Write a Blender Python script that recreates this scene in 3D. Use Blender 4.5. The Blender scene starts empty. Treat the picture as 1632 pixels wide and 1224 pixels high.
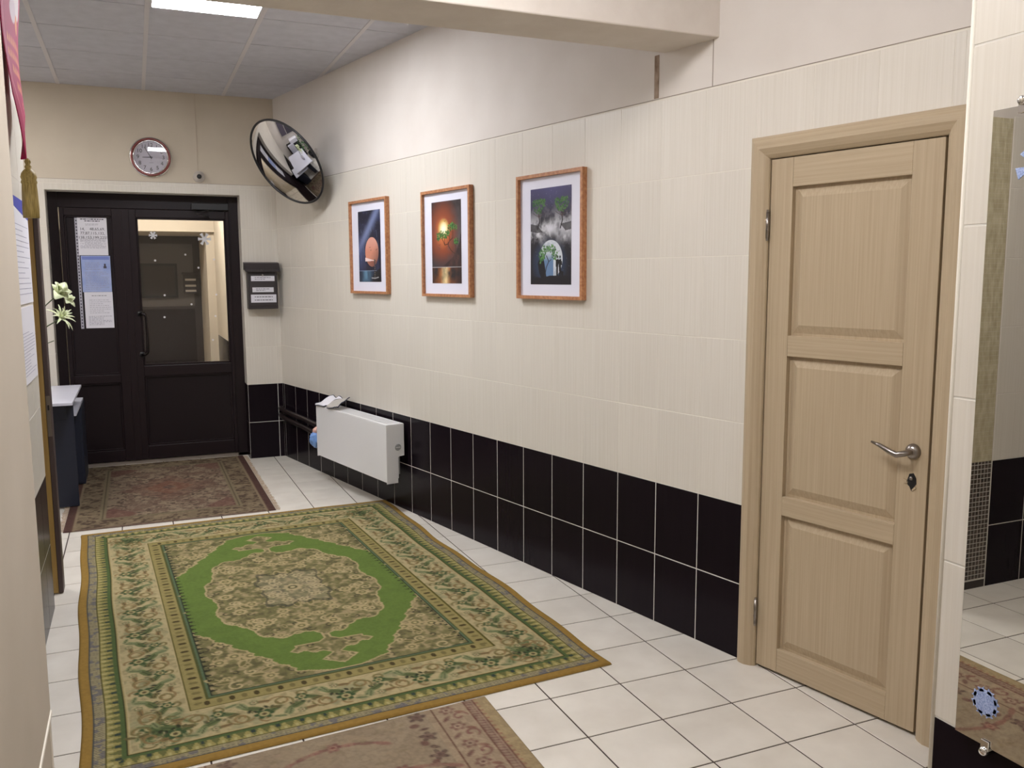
import bpy, bmesh, math, random
import numpy as np
from mathutils import Vector, Matrix, noise
random.seed(7)
rng = np.random.default_rng(5)
SC = bpy.context.scene
COL = SC.collection
PI = math.pi

# ------------------------------------------------------------------ camera, world, exposure
# world axes follow the floor grid: x across the hall, y away from the camera, z up
CAM = Vector((-1.628, -5.486, 1.571))
yaw, pitch, roll = 0.6167 - 0.2108, -0.1236, -0.0041
fw = Vector((math.sin(yaw)*math.cos(pitch), math.cos(yaw)*math.cos(pitch), math.sin(pitch)))
rt = Vector((math.cos(yaw), -math.sin(yaw), 0)); up = rt.cross(fw)
r2 = rt*math.cos(roll)+up*math.sin(roll); u2 = -rt*math.sin(roll)+up*math.cos(roll)
cd = bpy.data.cameras.new('camera'); cam = bpy.data.objects.new('camera', cd); COL.objects.link(cam)
cam.matrix_world = Matrix(((r2.x, u2.x, -fw.x, CAM.x), (r2.y, u2.y, -fw.y, CAM.y), (r2.z, u2.z, -fw.z, CAM.z), (0, 0, 0, 1)))
cd.sensor_width = 36; cd.lens = 1388.56/1632*36; cd.clip_start = 0.02
SC.camera = cam
wd = bpy.data.worlds.new('world'); SC.world = wd; wd.use_nodes = True
wd.node_tree.nodes['Background'].inputs[0].default_value = (0.02, 0.022, 0.03, 1)
wd.node_tree.nodes['Background'].inputs[1].default_value = 0.3
SC.view_settings.view_transform = 'Standard'; SC.view_settings.look = 'None'
SC.view_settings.gamma = 1.0; SC.view_settings.use_curve_mapping = False
SC.view_settings.exposure = 0.0
PANEL_POWER = 52.0        # radiance of the ceiling light panels
NEAR_POWER = 29.0
VEST_W = 60.0

# ------------------------------------------------------------------ colour and materials
def s2l(c):
    c = np.asarray(c, float)/255.0
    return np.where(c <= 0.04045, c/12.92, ((c+0.055)/1.055)**2.4)
def L(r, g, b): return tuple(float(x) for x in s2l((r, g, b)))+(1.0,)

def mat(name, col, rough=0.5, metal=0.0, spec=0.5, **k):
    m = bpy.data.materials.new(name); m.use_nodes = True
    nt = m.node_tree; b = nt.nodes['Principled BSDF']
    b.inputs['Base Color'].default_value = col
    b.inputs['Roughness'].default_value = rough
    b.inputs['Metallic'].default_value = metal
    b.inputs['Specular IOR Level'].default_value = spec
    for kk, v in k.items(): b.inputs[kk].default_value = v
    return m
def nodes(m): return m.node_tree.nodes, m.node_tree.links, m.node_tree.nodes['Principled BSDF']
def add_noise(m, c1, c2, scale=(5, 5, 5), detail=4, bump=0.0, dist=0.002, lo=0.3, hi=0.7, rand=True, vary=0.0, tex='Object'):
    N, K, b = nodes(m)
    tc = N.new('ShaderNodeTexCoord'); mp = N.new('ShaderNodeMapping'); mp.inputs['Scale'].default_value = scale
    K.new(tc.outputs[tex], mp.inputs['Vector'])
    oi = N.new('ShaderNodeObjectInfo')
    if rand:
        vm = N.new('ShaderNodeVectorMath'); vm.operation = 'SCALE'
        cx = N.new('ShaderNodeCombineXYZ'); K.new(oi.outputs['Random'], cx.inputs[0]); K.new(oi.outputs['Random'], cx.inputs[2])
        K.new(cx.outputs[0], vm.inputs[0]); vm.inputs['Scale'].default_value = 37.0
        K.new(vm.outputs[0], mp.inputs['Location'])
    nz = N.new('ShaderNodeTexNoise'); nz.inputs['Scale'].default_value = 1.0; nz.inputs['Detail'].default_value = detail
    K.new(mp.outputs[0], nz.inputs['Vector'])
    cr = N.new('ShaderNodeValToRGB'); cr.color_ramp.elements[0].position = lo; cr.color_ramp.elements[1].position = hi
    cr.color_ramp.elements[0].color = c1; cr.color_ramp.elements[1].color = c2
    K.new(nz.outputs['Fac'], cr.inputs[0])
    out = cr.outputs[0]
    if vary:
        mr = N.new('ShaderNodeMapRange'); mr.inputs['To Min'].default_value = 1-vary; mr.inputs['To Max'].default_value = 1+vary*0.5
        K.new(oi.outputs['Random'], mr.inputs['Value'])
        hs = N.new('ShaderNodeHueSaturation'); K.new(mr.outputs[0], hs.inputs['Value']); K.new(out, hs.inputs['Color']); out = hs.outputs[0]
    K.new(out, b.inputs['Base Color'])
    if bump:
        bp = N.new('ShaderNodeBump'); bp.inputs['Strength'].default_value = bump; bp.inputs['Distance'].default_value = dist
        K.new(nz.outputs['Fac'], bp.inputs['Height']); K.new(bp.outputs[0], b.inputs['Normal'])
    return m
def attr_mat(name, rough=0.9, spec=0.2, bumpscale=0, bump=0.3, sheen=0.0):
    m = mat(name, (1, 1, 1, 1), rough, spec=spec); N, K, b = nodes(m)
    a = N.new('ShaderNodeAttribute'); a.attribute_name = 'Col'; K.new(a.outputs['Color'], b.inputs['Base Color'])
    if bumpscale:
        tc = N.new('ShaderNodeTexCoord'); nz = N.new('ShaderNodeTexNoise'); nz.inputs['Scale'].default_value = bumpscale
        K.new(tc.outputs['Object'], nz.inputs['Vector'])
        bp = N.new('ShaderNodeBump'); bp.inputs['Strength'].default_value = bump; bp.inputs['Distance'].default_value = 0.003
        K.new(nz.outputs['Fac'], bp.inputs['Height']); K.new(bp.outputs[0], b.inputs['Normal'])
    return m
def emis(name, col, s):
    m = mat(name, col, 0.5); b = nodes(m)[2]
    b.inputs['Emission Color'].default_value = col; b.inputs['Emission Strength'].default_value = s
    return m

M = {}
M['cream'] = add_noise(mat('cream_tile', L(214, 206, 190), 0.32, spec=0.45), L(216, 209, 197), L(224, 218, 208), (130, 130, 2.0), 4, 0.03, 0.001, 0.3, 0.7, vary=0.025)
M['dark'] = add_noise(mat('dark_tile', L(34, 27, 29), 0.24, spec=0.10), L(24, 17, 23), L(27, 20, 26), (40, 40, 3), 4, 0.01, 0.001, vary=0.06)
M['grout_w'] = mat('white_grout', L(214, 210, 202), 0.8)
M['grout_c'] = mat('cream_grout', L(231, 225, 213), 0.7)
M['grout_d'] = mat('floor_grout', L(66, 54, 48), 0.9)
M['ftile'] = add_noise(mat('floor_tile', L(200, 194, 184), 0.34, spec=0.45), L(212, 205, 194), L(226, 220, 210), (6, 6, 6), 4, 0.04, 0.001, 0.3, 0.7, vary=0.03)
M['plaster'] = add_noise(mat('plaster', L(214, 202, 190), 0.85), L(216, 208, 200), L(224, 217, 210), (3, 3, 3), 6, 0.25, 0.004, rand=False)
M['plaster_f'] = add_noise(mat('plaster_far', L(205, 190, 168), 0.85), L(203, 191, 173), L(211, 200, 182), (3, 3, 3), 6, 0.2, 0.004, rand=False)
M['pillp'] = add_noise(mat('pillar_paint', L(190, 180, 166), 0.8), L(186, 176, 161), L(194, 184, 170), (3, 3, 3), 3, 0.05, 0.002, rand=False)
M['beam'] = add_noise(mat('beam_plaster', L(212, 197, 183), 0.9), L(218, 208, 198), L(226, 217, 208), (9, 9, 9), 6, 0.5, 0.006, rand=False)
M['ceil'] = add_noise(mat('ceiling_panel', L(205, 200, 200), 0.9), L(196, 196, 204), L(206, 206, 214), (12, 12, 12), 6, 0.2, 0.003, vary=0.02)
M['tbar'] = mat('ceiling_bar', L(214, 210, 212), 0.6)
M['oak'] = add_noise(mat('pale_oak', L(196, 174, 142), 0.5, spec=0.3), L(175, 156, 129), L(187, 169, 142), (150, 150, 2.0), 5, 0.02, 0.001, 0.3, 0.7)
M['oak_h'] = add_noise(mat('pale_oak_rail', L(196, 174, 142), 0.5, spec=0.3), L(175, 156, 129), L(187, 169, 142), (2.0, 150, 150), 5, 0.02, 0.001, 0.3, 0.7)
M['steel'] = mat('satin_steel', L(150, 143, 138), 0.28, 1.0)
M['chrome'] = mat('chrome', L(225, 222, 220), 0.08, 1.0)
M['blackhole'] = mat('dark_hole', L(18, 14, 12), 0.8)
M['frame_br'] = mat('brown_plastic', L(35, 26, 29), 0.35, spec=0.25)
M['frame_br2'] = mat('brown_plastic_panel', L(31, 23, 26), 0.4, spec=0.25)
M['whitep'] = mat('white_paper', L(222, 220, 228), 0.7)
M['ink'] = mat('ink', L(70, 66, 78), 0.8)
M['ink2'] = mat('pale_ink', L(150, 146, 160), 0.8)
M['ink3'] = mat('faint_ink', L(176, 174, 190), 0.8)
M['bluep'] = add_noise(mat('blue_paper', L(150, 165, 210), 0.7), L(140, 157, 208), L(170, 182, 218), (9, 9, 9), 3)
M['bluehd'] = mat('blue_header', L(60, 66, 170), 0.6)
M['radw'] = mat('white_enamel', L(232, 231, 232), 0.3, spec=0.5)
M['grille'] = mat('grey_slot', L(150, 150, 150), 0.6)
M['pipe'] = mat('dark_pipe', L(34, 26, 26), 0.3)
M['mirror'] = mat('mirror_glass', L(226, 224, 218), 0.0, 1.0)
M['cmirror'] = mat('convex_mirror_glass', L(215, 215, 218), 0.03, 1.0)
M['edge'] = mat('mirror_edge', L(50, 45, 44), 0.4)
M['black'] = mat('black_plastic', L(24, 23, 26), 0.4)
M['darkmetal'] = mat('mailbox_metal', L(52, 46, 48), 0.45)
M['navy'] = mat('navy_laminate', L(28, 32, 48), 0.5)
M['deskw'] = mat('pale_laminate', L(206, 206, 218), 0.35)
M['fr_wood'] = add_noise(mat('picture_frame_wood', L(178, 120, 80), 0.45), L(160, 100, 66), L(196, 142, 98), (60, 60, 60), 4)
M['matw'] = mat('white_mount', L(226, 226, 240), 0.5)
M['art'] = attr_mat('painted_print', 0.35, 0.4)
M['rug'] = attr_mat('woven_pile', 0.95, 0.1, 500, 0.5)
M['rugback'] = mat('rug_backing', L(150, 120, 60), 0.95)
M['fringe'] = mat('rug_fringe', L(178, 160, 140), 0.95)
M['diff'] = emis('light_diffuser', (0.93, 0.95, 1.0, 1), PANEL_POWER)
M['diffn'] = emis('near_light_diffuser', (1.0, 0.985, 0.985, 1), NEAR_POWER)
M['diffb'] = emis('near_fill_diffuser', (1.0, 0.965, 0.92, 1), 12.0)
M['diffc'] = emis('booth_fill_diffuser', (1.0, 0.965, 0.92, 1), 34.0)
M['vlamp'] = emis('vestibule_lamp', (1.0, 0.95, 0.90, 1), 200.0)
M['flake'] = mat('white_sticker', L(222, 222, 226), 0.7)
M['bflake'] = add_noise(mat('blue_glitter', L(150, 168, 215), 0.4), L(125, 145, 200), L(190, 205, 240), (400, 400, 400), 2)
M['clockred'] = mat('clock_bezel_red', L(120, 52, 48), 0.2, 0.3, **{'Coat Weight': 0.6})
M['clockface'] = mat('clock_face', L(206, 202, 214), 0.5)
M['clockglass'] = mat('clock_glass', (1, 1, 1, 1), 0.02, spec=0.6, **{'Transmission Weight': 1.0, 'IOR': 1.45})
M['digit'] = mat('clock_ink', L(60, 58, 66), 0.6)
M['grayw'] = mat('grey_white_plastic', L(196, 188, 180), 0.5)
M['petal'] = add_noise(mat('petal', L(222, 228, 190), 0.6), L(205, 216, 160), L(236, 240, 215), (60, 60, 60), 3, rand=False)
M['stem'] = mat('flower_stem', L(70, 82, 48), 0.7)
M['leafm'] = mat('leaf_green', L(50, 92, 48), 0.6)
M['pennant'] = attr_mat('pennant_cloth', 0.7, 0.3)
M['goldth'] = add_noise(mat('gold_thread', L(150, 128, 66), 0.6), L(120, 100, 45), L(175, 152, 88), (300, 300, 20), 3)
M['doortan'] = add_noise(mat('tan_door_skin', L(150, 120, 62), 0.5), L(140, 110, 54), L(162, 132, 74), (60, 60, 3), 4)
M['doorbrn'] = mat('brown_door_edge', L(66, 52, 50), 0.45)
M['lockp'] = mat('lock_plate', L(120, 112, 104), 0.35, 0.9)
M['clothw'] = mat('white_cotton', L(226, 224, 230), 0.95)
M['clothg'] = mat('grey_cotton', L(184, 178, 172), 0.95)
M['hem'] = mat('dark_hem', L(44, 46, 66), 0.95)
M['bag'] = mat('blue_plastic_bag', L(120, 160, 220), 0.4)
M['bagp'] = mat('pink_plastic_bag', L(222, 176, 160), 0.5)
M['glass'] = mat('door_glass', (0.95, 0.97, 0.96, 1), 0.0, spec=0.5, **{'Transmission Weight': 1.0, 'IOR': 1.45})
M['mosd'] = add_noise(mat('dark_mosaic', L(60, 52, 48), 0.3), L(36, 30, 30), L(96, 84, 74), (55, 55, 55), 1, rand=False)
M['mosl'] = add_noise(mat('pale_mosaic', L(190, 180, 150), 0.4), L(175, 164, 134), L(206, 196, 168), (40, 40, 14), 3, rand=False)
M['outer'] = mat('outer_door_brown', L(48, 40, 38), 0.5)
M['outer_refl'] = mat('outer_door_reflection', L(98, 92, 89), 0.25)  # opaque grey: the reflection in the outer glass is put into the colour
M['rust'] = add_noise(mat('rusty_strip', L(150, 130, 112), 0.9), L(128, 106, 88), L(172, 152, 134), (40, 40, 20), 4, rand=False)
M['crack'] = mat('crack_line', L(150, 138, 126), 0.9)  # even dull tone of the crack and joint lines
M['strip'] = mat('steel_threshold', L(150, 140, 130), 0.5, 0.5)

# ------------------------------------------------------------------ helpers
def link(name, me, m=None, parent=None, loc=(0, 0, 0), rot=None, smooth=False):
    o = bpy.data.objects.new(name, me); COL.objects.link(o)
    if m is not None and me is not None and not me.materials: me.materials.append(m)
    if parent: o.parent = parent
    o.location = loc
    if rot is not None: o.rotation_euler = rot
    if smooth and me is not None:
        me.polygons.foreach_set('use_smooth', [True]*len(me.polygons))
    return o
def empty(name, loc=(0, 0, 0), rz=0.0, parent=None):
    o = bpy.data.objects.new(name, None); COL.objects.link(o); o.location = loc; o.rotation_euler = (0, 0, rz)
    o.empty_display_size = 0.1
    if parent: o.parent = parent
    return o
def tag(o, label, cat, group=None):
    o['label'] = label; o['category'] = cat; o['kind'] = 'thing'
    if group: o['group'] = group
    return o
def struct(o):
    o['kind'] = 'structure'; return o
def fin(bm, name):
    me = bpy.data.meshes.new(name); bm.normal_update(); bm.to_mesh(me); bm.free(); return me
def bx(bm, x0, x1, y0, y1, z0, z1, bev=0.0, seg=1):
    x0, x1 = min(x0, x1), max(x0, x1); y0, y1 = min(y0, y1), max(y0, y1); z0, z1 = min(z0, z1), max(z0, z1)
    r = bmesh.ops.create_cube(bm, size=1)
    vs = r['verts']
    for v in vs:
        v.co = Vector(((x0+x1)/2+v.co.x*(x1-x0), (y0+y1)/2+v.co.y*(y1-y0), (z0+z1)/2+v.co.z*(z1-z0)))
    if bev:
        es = list({e for v in vs for e in v.link_edges})
        bmesh.ops.bevel(bm, geom=es, offset=bev, segments=seg, profile=0.5, affect='EDGES')
    return vs
def box(name, x0, x1, y0, y1, z0, z1, m, parent=None, bev=0.0, seg=1, loc=(0, 0, 0)):
    bm = bmesh.new(); bx(bm, x0, x1, y0, y1, z0, z1, bev, seg)
    return link(name, fin(bm, name), m, parent, loc)
def tube(bm, pts, r, n=10, cap=True):
    pts = [Vector(p) for p in pts]; rings = []
    rs = r if isinstance(r, (list, tuple)) else [r]*len(pts)
    prev = None
    for i, p in enumerate(pts):
        d = (pts[min(i+1, len(pts)-1)]-pts[max(i-1, 0)]).normalized()
        if prev is None:
            a = Vector((0, 0, 1)) if abs(d.z) < 0.9 else Vector((1, 0, 0)); s = d.cross(a).normalized()
        else:
            s = (prev-d*prev.dot(d)).normalized()
        prev = s; t = d.cross(s)
        rings.append([bm.verts.new(p+(s*math.cos(2*PI*k/n)+t*math.sin(2*PI*k/n))*rs[i]) for k in range(n)])
    for a, b in zip(rings, rings[1:]):
        for k in range(n): bm.faces.new((a[k], a[(k+1) % n], b[(k+1) % n], b[k]))
    if cap:
        bm.faces.new(rings[0][::-1]); bm.faces.new(rings[-1])
def lathe(bm, prof, n=32, mtx=None):
    """prof = (radius, z) list, about local z"""
    rings = []
    for r, z in prof:
        if r < 1e-6: rings.append([bm.verts.new((0, 0, z))])
        else: rings.append([bm.verts.new((r*math.cos(2*PI*k/n), r*math.sin(2*PI*k/n), z)) for k in range(n)])
    for a, b in zip(rings, rings[1:]):
        for k in range(n):
            k2 = (k+1) % n
            if len(a) == 1 and len(b) == 1: continue
            if len(a) == 1: bm.faces.new((a[0], b[k2], b[k]))
            elif len(b) == 1: bm.faces.new((a[k], a[k2], b[0]))
            else: bm.faces.new((a[k], a[k2], b[k2], b[k]))
    if mtx is not None: bmesh.ops.transform(bm, matrix=mtx, verts=[v for rg in rings for v in rg])
def prism(bm, poly, d0, d1, plane='xz'):
    """extrude polygon (in x,z) between y=d0 and y=d1"""
    f = {'xz': lambda p, d: (p[0], d, p[1]), 'xy': lambda p, d: (p[0], p[1], d), 'yz': lambda p, d: (d, p[0], p[1])}[plane]
    a = [bm.verts.new(f(p, d0)) for p in poly]; b = [bm.verts.new(f(p, d1)) for p in poly]
    bm.faces.new(a); bm.faces.new(b[::-1])
    for i in range(len(poly)):
        j = (i+1) % len(poly); bm.faces.new((a[i], b[i], b[j], a[j]))
    bmesh.ops.recalc_face_normals(bm, faces=bm.faces[:])

# tiles: local x = along wall, local z = up, room side = -y, front of the tile at y=0
_tc = {}
def tile_geo(bm, u0, u1, v0, v1, th=0.004, ch=0.0016):
    y0, y1 = 0.0, th
    pf = [(u0+ch, y0, v0+ch), (u1-ch, y0, v0+ch), (u1-ch, y0, v1-ch), (u0+ch, y0, v1-ch)]
    pb = [(u0, y0+ch, v0), (u1, y0+ch, v0), (u1, y0+ch, v1), (u0, y0+ch, v1)]
    pc = [(u0, y1, v0), (u1, y1, v0), (u1, y1, v1), (u0, y1, v1)]
    A = [bm.verts.new(p) for p in pf]; B = [bm.verts.new(p) for p in pb]; Cc = [bm.verts.new(p) for p in pc]
    bm.faces.new(A)
    for i in range(4):
        j = (i+1) % 4
        bm.faces.new((B[i], B[j], A[j], A[i])); bm.faces.new((Cc[i], Cc[j], B[j], B[i]))
def minus(rects, h):
    out = []
    for (a, b, c, d) in rects:
        ha, hb, hc, hd = h
        if hb <= a or ha >= b or hd <= c or hc >= d: out.append((a, b, c, d)); continue
        if ha > a: out.append((a, ha, c, d))
        if hb < b: out.append((hb, b, c, d))
        m0, m1 = max(a, ha), min(b, hb)
        if hc > c: out.append((m0, m1, c, hc))
        if hd < d: out.append((m0, m1, hd, d))
    return out
def tiles(parent, u0, u1, v0, v1, pu, pv, m, ou=0.0, ov=0.0, gap=0.003, holes=(), name='tile', join=False, ch=0.001, flat=False, gu=None):
    gu = gap if gu is None else gu
    """clip a regular tile grid to the rectangle; one object a tile (or one 'stuff' mesh when join)"""
    jb = bmesh.new() if join else None
    i0 = math.floor((u0-ou)/pu+1e-6); i1 = math.ceil((u1-ou)/pu-1e-6)
    j0 = math.floor((v0-ov)/pv+1e-6); j1 = math.ceil((v1-ov)/pv-1e-6)
    n = 0
    for i in range(i0, i1):
        for j in range(j0, j1):
            a, b = ou+i*pu+gu/2, ou+(i+1)*pu-gu/2; c, d = ov+j*pv+gap/2, ov+(j+1)*pv-gap/2
            a, b, c, d = max(a, u0), min(b, u1), max(c, v0), min(d, v1)
            if b-a < 0.006 or d-c < 0.006: continue
            rs = [(a, b, c, d)]
            for h in holes: rs = minus(rs, h)
            rs = [r for r in rs if r[1]-r[0] > 0.006 and r[3]-r[2] > 0.006]
            if not rs: continue
            n += 1
            if join:
                for r in rs: tile_geo(jb, *r, ch=ch)
                continue
            if len(rs) == 1:
                r = rs[0]; key = (round(r[1]-r[0], 4), round(r[3]-r[2], 4), m.name, ch)
                if key not in _tc:
                    bm = bmesh.new(); w, h = key[0]/2, key[1]/2; tile_geo(bm, -w, w, -h, h, ch=ch); me = fin(bm, 'tile'); me.materials.append(m); _tc[key] = me
                link(name, _tc[key], None, parent, ((r[0]+r[1])/2, 0, (r[2]+r[3])/2))
            else:
                cx, cz = (a+b)/2, (c+d)/2
                bm = bmesh.new()
                for r in rs: tile_geo(bm, r[0]-cx, r[1]-cx, r[2]-cz, r[3]-cz, ch=ch)
                me = fin(bm, 'tile'); me.materials.append(m); link(name, me, None, parent, (cx, 0, cz))
    if join:
        me = fin(jb, name); o = link(name, me, m, parent); o['kind'] = 'stuff'; return o
    return n
def wallmesh(name, rects, y0, y1, m, parent=None):
    bm = bmesh.new()
    for (a, b, c, d) in rects: bx(bm, a, b, y0, y1, c, d)
    return link(name, fin(bm, name), m, parent)
def grid_mesh(name, colors, P, m, parent=None, smooth=True):
    """colors (ny,nx,3) linear; P(ny,nx,3) vertex positions; colour attribute per vertex"""
    ny, nx = colors.shape[:2]
    v = P.reshape(-1, 3); idx = np.arange(ny*nx).reshape(ny, nx)
    f = np.stack([idx[:-1, :-1], idx[:-1, 1:], idx[1:, 1:], idx[1:, :-1]], -1).reshape(-1, 4)
    me = bpy.data.meshes.new(name)
    me.vertices.add(len(v)); me.vertices.foreach_set('co', v.astype(np.float32).ravel())
    me.loops.add(len(f)*4); me.loops.foreach_set('vertex_index', f.astype(np.int32).ravel())
    me.polygons.add(len(f)); me.polygons.foreach_set('loop_start', np.arange(0, len(f)*4, 4, dtype=np.int32))
    me.polygons.foreach_set('loop_total', np.full(len(f), 4, dtype=np.int32))
    me.update(calc_edges=True); me.validate()
    ca = me.color_attributes.new('Col', 'FLOAT_COLOR', 'POINT')
    c4 = np.ones((ny*nx, 4), np.float32); c4[:, :3] = colors.reshape(-1, 3); ca.data.foreach_set('color', c4.ravel())
    return link(name, me, m, parent, smooth=smooth)
def text(name, body, size, m, parent, loc, rot, align='CENTER', ext=0.0004, spacing=1.0):
    c = bpy.data.curves.new(name, 'FONT'); c.body = body; c.size = size; c.extrude = ext; c.align_x = align; c.align_y = 'CENTER'; c.space_line = spacing
    c.resolution_u = 3
    t = bpy.data.objects.new(name, c); COL.objects.link(t)
    dg = bpy.context.evaluated_depsgraph_get(); me = bpy.data.meshes.new_from_object(t.evaluated_get(dg))
    bpy.data.objects.remove(t)
    me.materials.clear(); me.materials.append(m)
    o = link(name, me, None, parent, loc, rot)
    if name == 'numbers': o['kind'] = 'stuff'
    return o

# painting helpers on numpy canvases (pattern colours of rugs, prints, pennant)
class Canvas:
    def __init__(s, w, h, res, base):
        s.w, s.h, s.res = w, h, res
        s.nx, s.ny = int(round(w/res))+1, int(round(h/res))+1
        x = np.linspace(0, w, s.nx); y = np.linspace(0, h, s.ny)
        s.X, s.Y = np.meshgrid(x, y); s.c = np.empty((s.ny, s.nx, 3)); s.c[:] = s2l(base)
    def win(s, x0, x1, y0, y1):
        i0 = max(0, int(x0/s.w*(s.nx-1))); i1 = min(s.nx, int(x1/s.w*(s.nx-1))+2)
        j0 = max(0, int(y0/s.h*(s.ny-1))); j1 = min(s.ny, int(y1/s.h*(s.ny-1))+2)
        if i1 <= i0 or j1 <= j0: return None
        return slice(j0, j1), slice(i0, i1)
    def blend(s, sl, a, col):
        a = np.clip(a, 0, 1)[..., None]
        s.c[sl] = s.c[sl]*(1-a)+s2l(col)*a
    def rect(s, x0, x1, y0, y1, col, al=1):
        m = (s.X >= x0) & (s.X <= x1) & (s.Y >= y0) & (s.Y <= y1); s.blend(slice(None), m*al*1.0, col)
    def ell(s, cx, cy, rx, ry, col, ang=0, al=1, ring=0, soft=None):
        R = max(rx, ry)*1.25+s.res; w = s.win(cx-R, cx+R, cy-R, cy+R)
        if w is None: return
        X, Y = s.X[w]-cx, s.Y[w]-cy; ca, sa = math.cos(ang), math.sin(ang)
        q = np.sqrt(((X*ca+Y*sa)/rx)**2+((-X*sa+Y*ca)/ry)**2)
        e = soft if soft is not None else s.res/max(min(rx, ry), 1e-6)*0.8
        a = np.clip((1-q)/e+0.5, 0, 1)
        if ring: a = a*np.clip((q-(1-ring))/e+0.5, 0, 1)
        s.blend(w, a*al, col)
    def stroke(s, pts, wd, col, al=1):
        for (x0, y0), (x1, y1) in zip(pts, pts[1:]):
            w = s.win(min(x0, x1)-wd-s.res, max(x0, x1)+wd+s.res, min(y0, y1)-wd-s.res, max(y0, y1)+wd+s.res)
            if w is None: continue
            X, Y = s.X[w], s.Y[w]; dx, dy = x1-x0, y1-y0; l2 = dx*dx+dy*dy+1e-12
            t = np.clip(((X-x0)*dx+(Y-y0)*dy)/l2, 0, 1); d = np.hypot(X-x0-t*dx, Y-y0-t*dy)
            s.blend(w, np.clip((wd-d)/s.res+0.5, 0, 1)*al, col)
    def poly(s, pts, col, al=1):
        xs = [p[0] for p in pts]; ys = [p[1] for p in pts]
        w = s.win(min(xs), max(xs), min(ys), max(ys))
        if w is None: return
        X, Y = s.X[w], s.Y[w]; ins = np.zeros(X.shape, bool); n = len(pts)
        for i in range(n):
            x0, y0 = pts[i]; x1, y1 = pts[(i+1) % n]
            if y0 == y1: continue
            ins ^= ((Y > min(y0, y1)) & (Y <= max(y0, y1)) & (X < (x1-x0)*(Y-y0)/(y1-y0)+x0))
        s.blend(w, ins*al*1.0, col)
    def spiral(s, cx, cy, r, a0, turns, wd, col, sgn=1, al=1):
        pts = []
        n = int(14*turns)+4
        for k in range(n+1):
            t = k/n; a = a0+sgn*t*turns*2*PI; rr = r*(1-0.8*t); pts.append((cx+rr*math.cos(a), cy+rr*math.sin(a)))
        s.stroke(pts, wd, col, al)
    def flower(s, cx, cy, r, c1, c2, c3, n=6, a0=0):
        for k in range(n):
            a = a0+2*PI*k/n; s.ell(cx+r*0.62*math.cos(a), cy+r*0.62*math.sin(a), r*0.42, r*0.3, c1, a)
        s.ell(cx, cy, r*0.5, r*0.5, c2); s.ell(cx, cy, r*0.25, r*0.25, c3)
def smooth_noise(ny, nx, cells, seed=0, octv=3):
    r = np.random.default_rng(seed); out = np.zeros((ny, nx)); amp = 1; tot = 0
    for o in range(octv):
        cx = int(cells*2**o)+2; cy = int(cells*2**o*ny/nx)+2
        g = r.random((cy+1, cx+1)); y = np.linspace(0, cy-1e-6, ny); x = np.linspace(0, cx-1e-6, nx)
        yi, xi = y.astype(int), x.astype(int); fy, fx = (y-yi)[:, None], (x-xi)[None]
        fy = fy*fy*(3-2*fy); fx = fx*fx*(3-2*fx)
        v = (g[yi][:, xi]*(1-fy)*(1-fx)+g[yi+1][:, xi]*fy*(1-fx)+g[yi][:, xi+1]*(1-fy)*fx+g[yi+1][:, xi+1]*fy*fx)
        out += amp*v; tot += amp; amp *= 0.55
    return out/tot

# ------------------------------------------------------------------ the room shell
TH = 0.2108
ct, st = math.cos(TH), math.sin(TH)
def W(x, y, z=0.0):            # frame of the slanting right-hand wall (face at x=0, y away)
    return Vector((x*ct-y*st, x*st+y*ct, z))
ZT, PV, PU, ZD, ZC = 2.318, 0.3325, 0.2525, 0.649, 3.05
FAR = 2.26; CORNER = W(0, 2.31).x
OV = ZD-2*PV
# right-hand wall: local x = -yW
WR = struct(empty('wall_right', (0, 0, 0), TH-PI/2))
dl, dr_ = 2.76, 3.61           # outer edges of the door casing
wallmesh('wall_base', [(-2.4, 2.80, 0, ZD), (3.57, 5.2, 0, ZD)], 0.0008, 0.15, M['grout_w'], WR)
wallmesh('wall_grout', [(-2.4, 2.80, ZD, ZT), (3.57, 5.2, ZD, ZT), (2.80, 3.57, 2.03, ZT)], 0.0008, 0.15, M['grout_c'], WR)
wallmesh('wall_plaster', [(-2.4, 5.2, ZT, ZC+0.05)], 0.0, 0.15, M['plaster'], WR)
DH = [(2.80, 3.57, 0, 2.03)]
tiles(WR, -2.31, 4.6, 0, ZD, PU, PV, M['dark'], ou=0.0, ov=OV, gap=0.0040, holes=DH)
tiles(WR, -2.31, 4.6, ZD, ZT, PU, PV, M['cream'], ou=0.0, ov=ZD, gap=0.0032, gu=0.0010, holes=DH)
box('joint_crack', -2.31, 5.0, -0.0005, 0.003, ZT-0.0015, ZT+0.0015, M['crack'], WR)
box('plaster_joint', 2.551, 2.555, -0.0006, 0.003, ZT, 2.5, M['crack'], WR)
box('rusty_strip', 2.226, 2.252, -0.002, 0.003, ZT+0.004, 2.5, M['rust'], WR)
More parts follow.
